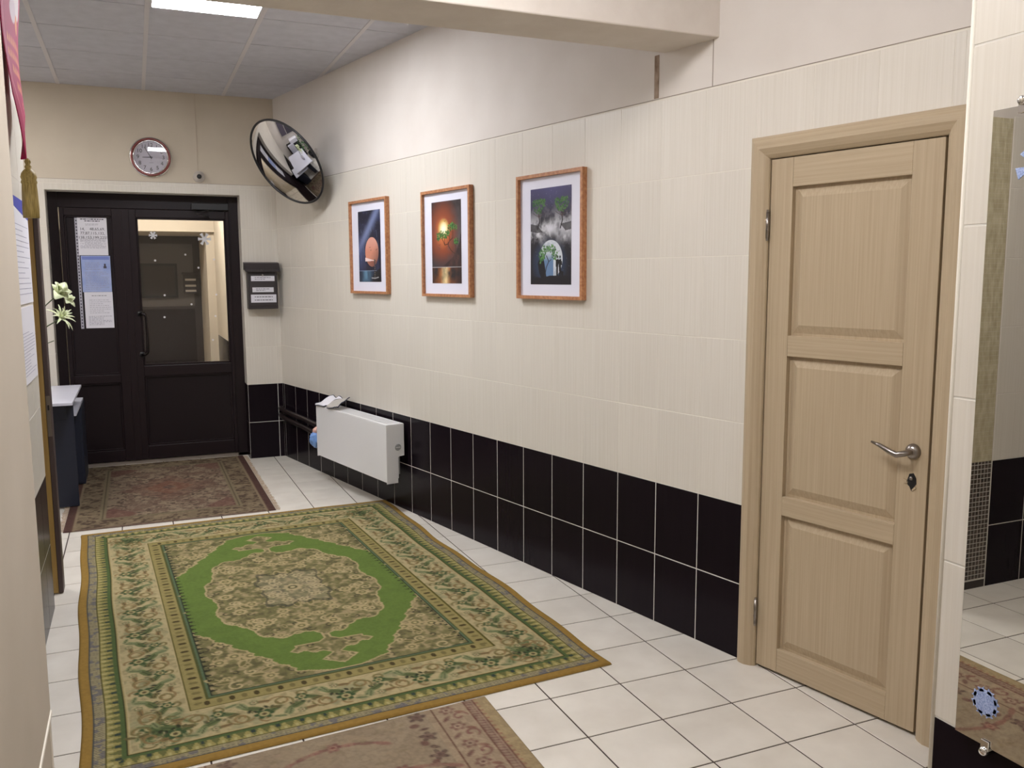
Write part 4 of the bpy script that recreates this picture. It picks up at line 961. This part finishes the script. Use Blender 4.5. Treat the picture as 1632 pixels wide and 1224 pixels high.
lathe(bm, [(0, 0.0), (0.008, -0.003), (0.012, -0.015), (0.008, -0.026), (0.013, -0.034), (0.010, -0.042), (0.018, -0.048), (0.026, -0.06), (0.030, -0.075), (0.027, -0.085), (0.030, -0.095), (0.027, -0.103), (0.029, -0.14), (0.031, -0.20), (0.030, -0.235), (0, -0.236)], 24)
for v_ in bm.verts:
    if v_.co.z < -0.09:
        a = math.atan2(v_.co.y, v_.co.x); s_ = 1+0.06*math.sin(a*12); v_.co.x *= s_; v_.co.y *= s_
link('tassel', fin(bm, 'tassel'), M['goldth'], t, (0.0, -0.03, -0.945), smooth=True)
# open door leaf seen on edge, standing across the gap
DL = tag(empty('booth_door', (-2.045, -0.735, 0)), 'open tan door with brown edge and lock plate standing on the left', 'door')
DL.rotation_euler = (0, 0, math.radians(180+9))
box('leaf_face', 0.012, 0.86, -0.002, 0.012, 0.004, 2.0, M['doortan'], DL, 0.001) if False else None
DL.rotation_euler = (0, 0, 0)
box('leaf', -0.86, -0.012, 0.0, 0.035, 0.006, 2.0, M['doortan'], DL, 0.002)
box('edge_strip', -0.012, 0.010, 0.0, 0.09, 0.004, 1.995, M['doorbrn'], DL, 0.003)
box('rear_skin', -0.86, -0.012, 0.037, 0.05, 0.006, 2.0, M['doorbrn'], DL, 0.002)
lp = empty('lock_plate', (-0.001, -0.001, 0.90), 0, DL)
box('plate', -0.009, 0.010, -0.0015, 0.0, -0.10, 0.10, M['lockp'], lp, 0.0005); box('latch', -0.003, 0.005, -0.006, -0.001, 0.03, 0.055, M['blackhole'], lp, 0.001)
# desk in the booth
DK = tag(empty('desk', (-2.5, 1.40, 0)), 'desk with pale top and dark navy end panel beside the far rug', 'desk')
box('desk_top', -0.45, 0.455, -0.53, 0.52, 0.735, 0.755, M['deskw'], DK, 0.002)
box('end_panel', -0.44, 0.445, -0.335, -0.317, 0.012, 0.735, M['navy'], DK, 0.001)
box('end_panel', -0.44, 0.0, 0.46, 0.478, 0.0, 0.735, M['navy'], DK, 0.001)
box('modesty_panel', 0.41, 0.428, -0.317, -0.15, 0.15, 0.735, M['navy'], DK)
box('drawer', -0.20, 0.40, -0.352, -0.336, 0.62, 0.72, M['navy'], DK, 0.002); box('drawer_handle', -0.02, 0.06, -0.362, -0.352, 0.665, 0.673, M['steel'], DK)
CB = tag(empty('side_cabinet', (-2.26, 1.86, 0)), 'low navy cabinet with pale top just beyond the desk', 'cabinet')
box('body', -0.2, 0.212, -0.09, 0.34, 0.012, 0.60, M['navy'], CB, 0.002); box('cabinet_top', -0.2, 0.206, -0.56, 0.35, 0.602, 0.62, M['deskw'], CB, 0.001)
box('cabinet_door', -0.19, 0.20, -0.098, -0.09, 0.03, 0.57, M['navy'], CB, 0.001)
# vase with pale blooms on the desk
VF = tag(empty('flower_vase', (-2.36, 1.12, 0.755)), 'pale green and white artificial blooms leaning out from a vase on the desk', 'flowers')
bm = bmesh.new(); lathe(bm, [(0, 0), (0.05, 0), (0.065, 0.08), (0.05, 0.18), (0.035, 0.22), (0.042, 0.25), (0.034, 0.248), (0.03, 0.2), (0, 0.2)], 28); link('vase', fin(bm, 'vase'), M['whitep'], VF, smooth=True)
def stemto(p, r=0.004):
    bm = bmesh.new(); q = Vector(p); tube(bm, [(0, 0, 0.22), (q.x*0.3, q.y*0.3, 0.22+(q.z-0.22)*0.5), (q.x*0.7, q.y*0.7, 0.22+(q.z-0.22)*0.85), q], r, 6); link('stem', fin(bm, 'stem'), M['stem'], VF, smooth=True)
def bloom(p, R, n, long_, seed):
    r = random.Random(seed); c = empty('bloom', p, 0, VF)
    for k in range(n):
        layer = k/n; az = k*2.399; el = 0.15+1.2*layer; L_ = R*(1.15-0.35*layer if long_ else 1.0)
        bm = bmesh.new(); wv = 0.10 if long_ else 0.42; rows = []
        for i in range(6):
            s_ = i/5; w_ = R*wv*math.sin(PI*min(0.98, 0.15+0.8*s_))
            x = L_*s_; zc = 0.25*R*math.sin(s_*2.2)-(0.4*R*s_*s_ if layer < 0.35 else 0)
            rows.append([bm.verts.new((x, -w_, zc+0.10*R*(w_/R))), bm.verts.new((x, 0, zc)), bm.verts.new((x, w_, zc+0.10*R*(w_/R)))])
        for A, B in zip(rows, rows[1:]):
            for j in range(2): bm.faces.new((A[j], A[j+1], B[j+1], B[j]))
        o = link('petal', fin(bm, 'petal'), M['petal'], c, smooth=True); o.rotation_euler = (0, -el+r.uniform(-.15, .15), az)
        o.modifiers.new('t', 'SOLIDIFY').thickness = 0.002
    c.rotation_euler = (0.5, 0.7, 0)
    return c
q1 = Vector((-2.095, 1.0, 1.463)); q2 = Vector((-2.095, 1.0, 1.30)); org = Vector((-2.36, 1.12, 0.755))
stemto(q1-org); stemto(q2-org); bloom(q1-org, 0.088, 10, False, 1); bloom(q2-org, 0.092, 24, True, 2)
bloom(q1-org+Vector((0.05, 0, -0.05)), 0.055, 7, False, 4)
stemto((0.22, -0.1, 0.40), 0.003)
# booth furniture that the round mirror shows
CH = tag(empty('office_chair', (-3.02, 1.35, 0)), 'pale office chair behind the desk, seen only in the round mirror', 'chair')
box('seat', -0.22, 0.22, -0.22, 0.22, 0.43, 0.50, M['deskw'], CH, 0.03, 3); box('backrest', -0.26, -0.19, -0.2, 0.2, 0.55, 1.0, M['deskw'], CH, 0.03, 3)
bm = bmesh.new(); tube(bm, [(0, 0, 0.08), (0, 0, 0.43)], 0.025, 10); tube(bm, [(-0.2, 0, 0.45), (-0.25, 0, 0.6)], 0.02, 8)
for k in range(5): tube(bm, [(0, 0, 0.08), (0.24*math.cos(k*1.2566), 0.24*math.sin(k*1.2566), 0.03)], 0.018, 8)
link('base', fin(bm, 'base'), M['black'], CH)
W1 = struct(empty('window_1', (-3.6, 1.2, 1.6), PI/2))
box('window_frame', -0.45, 0.45, -0.04, 0, -0.35, 0.5, M['grayw'], W1, 0.004); box('window_pane', -0.40, 0.0, -0.045, -0.04, -0.30, 0.45, mat('night_pane', L(70, 66, 76), 0.1), W1); box('window_pane', 0.03, 0.40, -0.045, -0.04, -0.30, 0.45, mat('night_pane_b', L(90, 84, 96), 0.1), W1)
SH = tag(empty('box_shelf', (-3.47, 1.2, 0)), 'dark shelf with white boxes under the booth window, seen only in the round mirror', 'shelf')
box('shelf_body', -0.12, 0.13, -0.45, 0.45, 0.0, 0.9, M['black'], SH, 0.003); box('white_box', -0.1, 0.12, -0.4, 0.1, 0.90, 1.08, M['whitep'], SH, 0.004)
PT = tag(empty('potted_plant', (-2.95, 0.55, 0)), 'leafy green plant in a dark pot in the booth, seen in the round mirror', 'plant')
bm = bmesh.new(); lathe(bm, [(0, 0), (0.13, 0), (0.17, 0.3), (0.15, 0.3), (0.14, 0.27), (0, 0.27)], 24); link('pot', fin(bm, 'pot'), M['black'], PT, smooth=True)
r = random.Random(3); bm = bmesh.new()
for k in range(60):
    a = r.uniform(0, 2*PI); h = r.uniform(0.5, 1.2); R_ = r.uniform(0.05, 0.28); p = Vector((R_*math.cos(a), R_*math.sin(a), h)); d = Vector((math.cos(a), math.sin(a), r.uniform(-.3, .5))).normalized()*0.13; s_ = d.cross(Vector((0, 0, 1))).normalized()*0.045
    vs = [bm.verts.new(p), bm.verts.new(p+d*.5+s_), bm.verts.new(p+d), bm.verts.new(p+d*.5-s_)]; bm.faces.new(vs)
link('leaves', fin(bm, 'leaves'), M['leafm'], PT)['kind'] = 'stuff'
bm = bmesh.new()
for k in range(5): tube(bm, [(0, 0, 0.27), (0.05*math.cos(k*1.3), 0.05*math.sin(k*1.3), 0.7), (0.12*math.cos(k*1.3), 0.12*math.sin(k*1.3), 1.1)], 0.007, 6)
link('stems', fin(bm, 'stems'), M['stem'], PT)

# ------------------------------------------------------------------ rugs
def rug_mesh(name, cv, c00, c10, c11, c01, parent, z=0.010, amp=0.0015, curl=None):
    """canvas x: c00->c10, canvas y: c00->c01"""
    ny, nx = cv.c.shape[:2]; u = np.linspace(0, 1, nx)[None, :, None]; v = np.linspace(0, 1, ny)[:, None, None]
    c = [np.array(p, float) for p in (c00, c10, c11, c01)]
    P2 = c[0]*(1-u)*(1-v)+c[1]*u*(1-v)+c[2]*u*v+c[3]*(1-u)*v
    if curl: P2 = curl(P2, u[..., 0], v[..., 0])
    P = np.zeros((ny, nx, 3)); P[..., :2] = P2; n = smooth_noise(ny, nx, 6, 77, 2)
    e = np.minimum(np.minimum(u[..., 0], 1-u[..., 0])*nx, np.minimum(v[..., 0], 1-v[..., 0])*ny)
    P[..., 2] = z+amp*(n-0.5)*2
    P[..., 2] = np.where(e < 1, 0.002, P[..., 2])
    return grid_mesh(name, cv.c, P, M['rug'], parent)
def green_rug():
    Wd, Hd = 1.96, 2.95; c = Canvas(Wd, Hd, 0.005, (172, 150, 112))
    X, Y = c.X, c.Y; d = np.minimum(np.minimum(X, Wd-X), np.minimum(Y, Hd-Y)); A = slice(None)
    n = smooth_noise(c.ny, c.nx, 30, 5, 3); n2 = smooth_noise(c.ny, c.nx, 80, 6, 2)
    def band(a, b, col, al=1.0): c.blend(A, ((d >= a) & (d < b))*al, col)
    # position along the band, used for repeats
    horiz = np.minimum(Y, Hd-Y) < np.minimum(X, Wd-X); s = np.where(horiz, X, Y)
    band(0, .040, (158, 122, 56)); band(.036, .041, (70, 76, 78)); band(.041, .078, (160, 146, 112))
    m = (d >= .043) & (d < .076); c.blend(A, m*(np.sin(s*2*PI/.016)*np.sin(d*2*PI/.014+1) > .1)*.7, (112, 100, 84)); c.blend(A, m*(n2 > .60)*.6, (92, 90, 112))
    band(.078, .082, (84, 78, 34)); band(.082, .128, (158, 144, 86))
    tri = (d-.082)/.046; ph = np.abs(((s/.042) % 1)-.5)*2; c.blend(A, (tri > 0)*(tri < 1)*(ph > 1.05-tri*.9)*.85, (96, 98, 56)); c.blend(A, (np.abs(tri-.25) < .2)*(ph < .25)*.8, (184, 170, 116)); c.blend(A, (tri > .55)*(tri < .95)*((((s/.084) % 1)-.5)**2 < .006), (56, 68, 62))
    band(.128, .142, (84, 100, 58)); band(.142, .147, (60, 58, 32)); band(.147, .155, (168, 148, 98))
    band(.155, .362, (184, 164, 122)); band(.362, .370, (92, 84, 34)); band(.370, .430, (152, 136, 84)); band(.430, .436, (86, 88, 48)); band(.436, .447, (92, 108, 80)); band(.446, .452, (52, 56, 42))
    q = ((s/.045) % 1)-.5; dd = (d-.400)/.03; alt = (np.floor(s/.045) % 2); c.blend(A, ((d > .372) & (d < .43))*(q**2*6+dd**2 < .28)*np.where(alt > .5, .95, .45), (74, 62, 36))
    # main floral border: repeats along each side
    def motif(x, y, ang, flip, k):
        ca, sa = math.cos(ang), math.sin(ang)
        def T(px, py): py *= flip; return (x+px*ca-py*sa, y+px*sa+py*ca)
        g1, g2, dk, tn, ol = (92, 104, 62), (132, 136, 94), (52, 56, 40), (140, 112, 72), (122, 108, 66)
        # scrolls
        for (px, py, r_, a0) in ((-.075, .03, .042, .5), (.07, -.035, .045, 3.4), (0, .065, .026, 1.2)):
            cx, cy = T(px, py); c.spiral(cx, cy, r_, a0+ang, .95, .0042, tn if k % 2 else ol, flip, .9)
        for (px, py, rx, ry, an, cl) in ((-.03, -.02, .042, .016, .5, g1), (.03, .02, .046, .014, -.5, g1), (-.06, -.055, .028, .012, 1.2, g2), (.085, .045, .03, .012, -.9, g2), (.01, -.06, .032, .011, .1, tn), (-.10, .0, .022, .010, -.3, ol), (.05, .075, .026, .010, .3, g2)):
            cx, cy = T(px, py); c.ell(cx, cy, rx, ry, cl, an*flip+ang, .92); c.stroke([T(px-rx*.7*math.cos(an), py-rx*.7*math.sin(an)), T(px+rx*.7*math.cos(an), py+rx*.7*math.sin(an))], .0022, dk, .8)
        for j in range(6):
            cx, cy = T(-.045+j*.02, -.004+.012*math.sin(j*1.5)); c.ell(cx, cy, .012, .007, dk, 1.1*flip*(1 if j % 2 else -1)+ang, .95 if k % 2 else .6)
        cx, cy = T(.0, .035); c.flower(cx, cy, .036 if k % 2 else .026, (64, 84, 52), (176, 160, 112), (92, 78, 50), 6)
        cx, cy = T(-.02, -.065); c.flower(cx, cy, .018, (120, 118, 80), (190, 170, 130), (110, 90, 60), 6, .4)
        cx, cy = T(.11, .0); c.flower(cx, cy, .014, (92, 98, 66), (178, 158, 112), (120, 96, 60), 5)
    c.blend(A, ((d > .157) & (d < .36))*np.clip((n2-.52)*6, 0, 1)*.55, (140, 128, 92)); c.blend(A, ((d > .157) & (d < .36))*np.clip((n-.56)*6, 0, 1)*.5, (126, 130, 98))
    st_ = .1475*1.0; k = 0
    for side in range(4):
        Lh = Hd if side % 2 == 0 else Wd; nn_ = int(round((Lh-.30)/st_)); 
        for i in range(nn_+1):
            t_ = .15+(Lh-.30)*i/nn_; x = .257 if side == 0 else (Wd-.257 if side == 2 else t_); y = .257 if side == 1 else (Hd-.257 if side == 3 else t_)
            x = min(max(x, .257), Wd-.257); y = min(max(y, .257), Hd-.257)
            motif(x, y, (PI/2 if side % 2 == 0 else 0), 1 if i % 2 else -1, k); k += 1
    # inner field
    fx, fy = X-Wd/2, Y-Hd/2; inside = d > .452
    c.blend(A, inside*1.0, (128, 118, 78))
    c.blend(A, inside*np.clip((n-.5)*5, 0, 1)*.6, (110, 104, 66)); c.blend(A, inside*np.clip((n2-.55)*7, 0, 1)*.75, (172, 150, 112)); c.blend(A, inside*np.clip((.40-n2)*8, 0, 1)*.5, (72, 70, 48))
    rr = np.random.default_rng(11)
    def sym(f):
        for sx in (1, -1):
            for sy in (1, -1): f(sx, sy)
    spots = [(rr.uniform(0.02, .52), rr.uniform(0.02, 1.0), rr.uniform(.02, .042), rr.integers(0, 4), rr.uniform(0, 6.28)) for _ in range(120)]
    for (px, py, r_, kind, a0) in spots:
        def f(sx, sy, px=px, py=py, r_=r_, kind=kind, a0=a0):
            cx, cy = Wd/2+sx*px, Hd/2+sy*py
            a = a0 if sx*sy > 0 else -a0
            if kind == 0: c.flower(cx, cy, r_*.9, (178, 156, 114), (118, 110, 70), (186, 164, 118), 7, a)
            elif kind == 1: c.spiral(cx, cy, r_, a, 1.1, .0036, (188, 166, 124), sx*sy, .95)
            elif kind == 2: c.ell(cx, cy, r_*1.1, r_*.45, (112, 104, 64), a); c.ell(cx, cy, r_*1.1, r_*.45, (180, 158, 116), a, ring=.3)
            else: c.spiral(cx, cy, r_*.8, a, .8, .0032, (76, 70, 50), -sx*sy, .85)
        sym(f)
    # outline of the green ground, with lobes
    ay, ax = np.abs(fy), np.abs(fx)
    xm = np.where(ay < .36, .545, np.where(ay < .96, .545-(ay-.36)*.60, .185-(ay-.96)*2.2))
    ang2 = np.arctan2(fy, fx*1.7); lob = .018*np.abs(np.sin(ay*2*PI/.22+.7))-.010*np.abs(np.sin(ay*2*PI/.085))
    mline = (ax < xm-lob) & (ay < 1.015)
    # medallion
    qr = np.sqrt((fx/.425)**2+(fy/.665)**2); th = np.arctan2(fy/.665, fx/.425)
    med = qr < .90+.10*np.abs(np.sin(th*5+.6))+.03*np.abs(np.sin(th*15))-.035*np.cos(th*4)
    pend = ((np.abs(ay-.775)/.075+ax/.20) < 1+.12*np.sin(ax*90)) | ((np.abs(ay-.755) < .032) & (ax < .15)) | ((np.abs(ay-.905)+ax*.85) < .068) | ((ax < .018) & (ay > .6) & (ay < .96))
    ground = mline & ~med & ~pend & inside
    edge = np.zeros_like(ground); g = ground
    e1 = (g[1:, :] != g[:-1, :]); e2 = (g[:, 1:] != g[:, :-1]); edge[1:, :] |= e1; edge[:-1, :] |= e1; edge[:, 1:] |= e2; edge[:, :-1] |= e2
    e3 = edge.copy(); e3[1:, :] |= edge[:-1, :]; e3[:-1, :] |= edge[1:, :]; e3[:, 1:] |= edge[:, :-1]; e3[:, :-1] |= edge[:, 1:]
    c.blend(A, (e3 & ~ground & inside)*.9, (180, 158, 116))
    c.blend(A, ground*1.0, (104, 124, 56)); c.blend(A, ground*np.clip((n-.45)*2, 0, .35), (92, 110, 52))
    # medallion heart
    q3 = np.sqrt((fx/.17)**2+(fy/.25)**2)*(1+.16*np.cos(th*4)+.07*np.sin(th*12)); c.blend(A, ((q3 > .95) & (q3 < 1.04))*.7, (70, 70, 60))
    c.blend(A, (q3 < .93)*.3, (150, 138, 118))
    for k_ in range(10):
        a = k_*PI/5+.2; c.flower(Wd/2+.125*math.cos(a), Hd/2+.19*math.sin(a), .030, (184, 164, 126), (130, 116, 84), (190, 170, 130), 6, a)
    for k_ in range(14):
        a = k_*2*PI/14; c.flower(Wd/2+.33*math.cos(a), Hd/2+.53*math.sin(a), .036, (180, 158, 116), (112, 106, 64), (178, 156, 112), 8, a)
    c.flower(Wd/2, Hd/2, .05, (176, 156, 118), (92, 88, 60), (186, 166, 126), 8)
    # every other motif dark points in the spandrels
    for sy in (1, -1):
        for k_ in range(22):
            y = Hd/2+sy*(.02+k_*.046)
            for sx in (1, -1): c.poly([(Wd/2+sx*.525, y-.010), (Wd/2+sx*.502, y), (Wd/2+sx*.525, y+.010)], (54, 52, 40))
    # woven grain
    gr_ = 1+.09*(smooth_noise(c.ny, c.nx, 240, 8, 1)-.5)*2+.05*(n-.5)
    c.c = np.clip(c.c*gr_[..., None], 0, 1)
    lum = c.c.mean(-1, keepdims=True); c.c = (c.c*0.93+lum*0.07)*np.array([0.80, 0.83, 0.80])
    return c
GR = tag(empty('green_rug', (0, 0, 0)), 'large green and beige patterned rug with gold edging in the middle of the hall', 'rug')
def curl_left(P2, u, v):
    P2 = P2.copy(); P2[..., 0] += (0.005*np.sin(v*9.0)+0.004*np.sin(v*23+1))*np.clip(1-u*6, 0, 1); P2[..., 0] += (0.009*np.sin(v*11+.5)+0.005*np.sin(v*31))*np.clip(u*8-7, 0, 1); return P2
rug_mesh('pile', green_rug(), (-2.015, 0.305), (-0.090, 0.378), (0.083, -2.545), (-1.868, -2.665), GR, curl=curl_left)
def near_rug():
    Wd, Hd = 1.22, 2.2; c = Canvas(Wd, Hd, 0.006, (150, 134, 112)); X, Y = c.X, c.Y; A = slice(None)
    d = np.minimum(np.minimum(X, Wd-X), Hd+1-Y); d = np.minimum(np.minimum(X, Wd-X), 9)
    n = smooth_noise(c.ny, c.nx, 16, 31, 4); n2 = smooth_noise(c.ny, c.nx, 50, 32, 2)
    c.blend(A, (n > .52)*.45, (138, 120, 98)); c.blend(A, (n2 > .6)*.3, (176, 160, 134))
    def band(a, b, col, al=1): c.blend(A, ((d >= a) & (d < b))*al, col)
    band(0, .055, (166, 146, 110)); s = Y; c.blend(A, ((d > .045) & (d < .06))*(np.sin(s*2*PI/.03) > .2)*.8, (150, 104, 84))
    band(.06, .066, (112, 72, 64)); band(.066, .094, (150, 126, 108)); c.blend(A, ((d > .068) & (d < .092))*(np.sin(s*2*PI/.018+d*150) > 0)*.8, (118, 84, 76)); band(.094, .100, (108, 68, 60))
    band(.100, .22, (164, 144, 120)); band(.22, .226, (104, 72, 60)); band(.226, .25, (160, 140, 116))
    for sx in (0, 1):
        for k in range(18):
            y = .04+k*.125; x = .16 if sx == 0 else Wd-.16; mm = 1 if sx == 0 else -1
            c.flower(x+mm*.01, y, .030, (126, 92, 82), (172, 150, 128), (108, 74, 68), 6); c.spiral(x-mm*.02, y+.06, .032, k, .9, .004, (126, 84, 78), mm, .9)
            c.ell(x+mm*.03, y+.06, .022, .010, (116, 84, 76), .8*mm); c.ell(x-mm*.03, y+.03, .020, .009, (132, 92, 80), -.6*mm)
            xx = x+mm*.125; c.flower(xx, y+.02*math.sin(k), .034, (92, 74, 68), (112, 88, 80), (84, 62, 60), 5, k); c.ell(xx+mm*.025, y+.055, .018, .014, (110, 78, 72), k); c.ell(xx, y+.09, .02, .009, (96, 76, 68), k*.7)
    for (x, y, s_) in ((.62, .10, 1), (.45, .32, -1), (.80, .34, 1), (.6, .62, 1), (.4, .9, -1), (.8, .95, 1), (.6, 1.3, 1)):
        for k in range(7):
            t_ = (k-3)/3; c.ell(x+t_*.16, y+.05*t_*t_*s_, .035, .011, (122, 84, 76) if k % 2 else (140, 96, 86), t_*.6*s_, .85)
        c.flower(x, y, .03, (122, 82, 76), (158, 120, 104), (120, 60, 62), 6)
    for k in range(150):
        x, y = rng.uniform(.3, .92), rng.uniform(0, Hd); c.ell(x, y, .014, .009, (134, 118, 92) if k % 3 else (150, 128, 110), rng.uniform(0, 3), .6)
    c.blend(A, (n2 > .5)*.3, (128, 110, 90)); c.blend(A, (n2 < .4)*.25, (166, 148, 120))
    c.c = np.clip(.86*c.c*(1+.10*(smooth_noise(c.ny, c.nx, 200, 8, 1)-.5)*2)[..., None], 0, 1)
    return c
NR = tag(empty('beige_red_rug', (0, 0, 0)), 'beige and dull red patterned rug in the foreground touching the green rug', 'rug')
rug_mesh('pile', near_rug(), (-1.725, -2.685), (-0.500, -2.594), (-0.500, -4.75), (-1.725, -4.75), NR, z=0.009)
def far_rug():
    Wd, Hd = 1.29, 2.04; c = Canvas(Wd, Hd, 0.008, (140, 116, 90)); X, Y = c.X, c.Y; A = slice(None); d = np.minimum(np.minimum(X, Wd-X), np.minimum(Y, Hd-Y))
    n = smooth_noise(c.ny, c.nx, 22, 41, 4); n2 = smooth_noise(c.ny, c.nx, 45, 42, 2)
    dx = np.minimum(X, Wd-X)
    fx, fy = (X-Wd/2)/.33, (Y-Hd*.5)/.42
    c.blend(A, (n2 > .52)*.7, (112, 86, 68)); c.blend(A, (n > .58)*.6, (160, 138, 106)); c.blend(A, (n2 < .36)*.8, (78, 60, 50)); c.blend(A, (n < .36)*.45, (112, 78, 62))
    q = np.abs(fx)+np.abs(fy); c.blend(A, (q < 1+.1*np.sin(np.arctan2(fy, fx)*10))*.6, (112, 76, 62)); c.blend(A, (q < .55)*.6, (138, 86, 60)); c.blend(A, (q < .16)*.7, (72, 60, 62)); c.blend(A, (q < 1)*(n2 > .58)*.5, (150, 118, 88))
    for sx in (0, 1):
        for sy in (0, 1):
            e = np.abs(X-(0.27 if sx == 0 else Wd-.27))/.16+np.abs(Y-(.3 if sy == 0 else Hd-.3))/.2; c.blend(A, (e < 1)*.6, (116, 68, 58))
    b = (d < .20); c.blend(A, b*1.0, (128, 108, 78)); c.blend(A, b*(n2 > .53)*.85, (82, 62, 48)); c.blend(A, b*(n > .6)*.6, (150, 128, 92))
    c.blend(A, ((d > .195) & (d < .235))*.95, (132, 116, 82)); c.blend(A, ((d > .21) & (d < .218))*.8, (84, 72, 52)); c.blend(A, (d < .014)*1.0, (122, 96, 78)); c.blend(A, ((dx > .0) & (dx < .055))*.9, (94, 60, 52)); c.blend(A, ((dx > .055) & (dx < .066))*1.0, (142, 120, 88))
    c.blend(A, ((dx > .012) & (dx < .045))*(np.sin(Y*2*PI/.04) > .3)*.6, (72, 44, 42))
    c.c = np.clip(c.c*(1+.12*(smooth_noise(c.ny, c.nx, 150, 8, 1)-.5)*2)[..., None], 0, 1); c.c = (c.c*.75+c.c.mean(-1, keepdims=True)*.25)*.78
    return c
FR = tag(empty('red_brown_rug', (0, 0, 0)), 'faded red brown patterned rug in front of the glazed door', 'rug')
rug_mesh('pile', far_rug(), (-2.118, 0.425), (-0.826, 0.430), (-0.826, 2.40), (-2.118, 2.40), FR, z=0.008)
bm = bmesh.new(); r = random.Random(4)
for xs, sg in ((-0.826, 1), (-2.118, -1)):
    for k in range(150):
        y = 0.44+1.95*k/150; tube(bm, [(xs, y, 0.005), (xs+sg*0.018, y+r.uniform(-.006, .006), 0.004), (xs+sg*r.uniform(.025, .036), y+r.uniform(-.01, .01), 0.003)], 0.0016, 4)
link('fringe', fin(bm, 'fringe'), M['fringe'], FR)['kind'] = 'stuff'
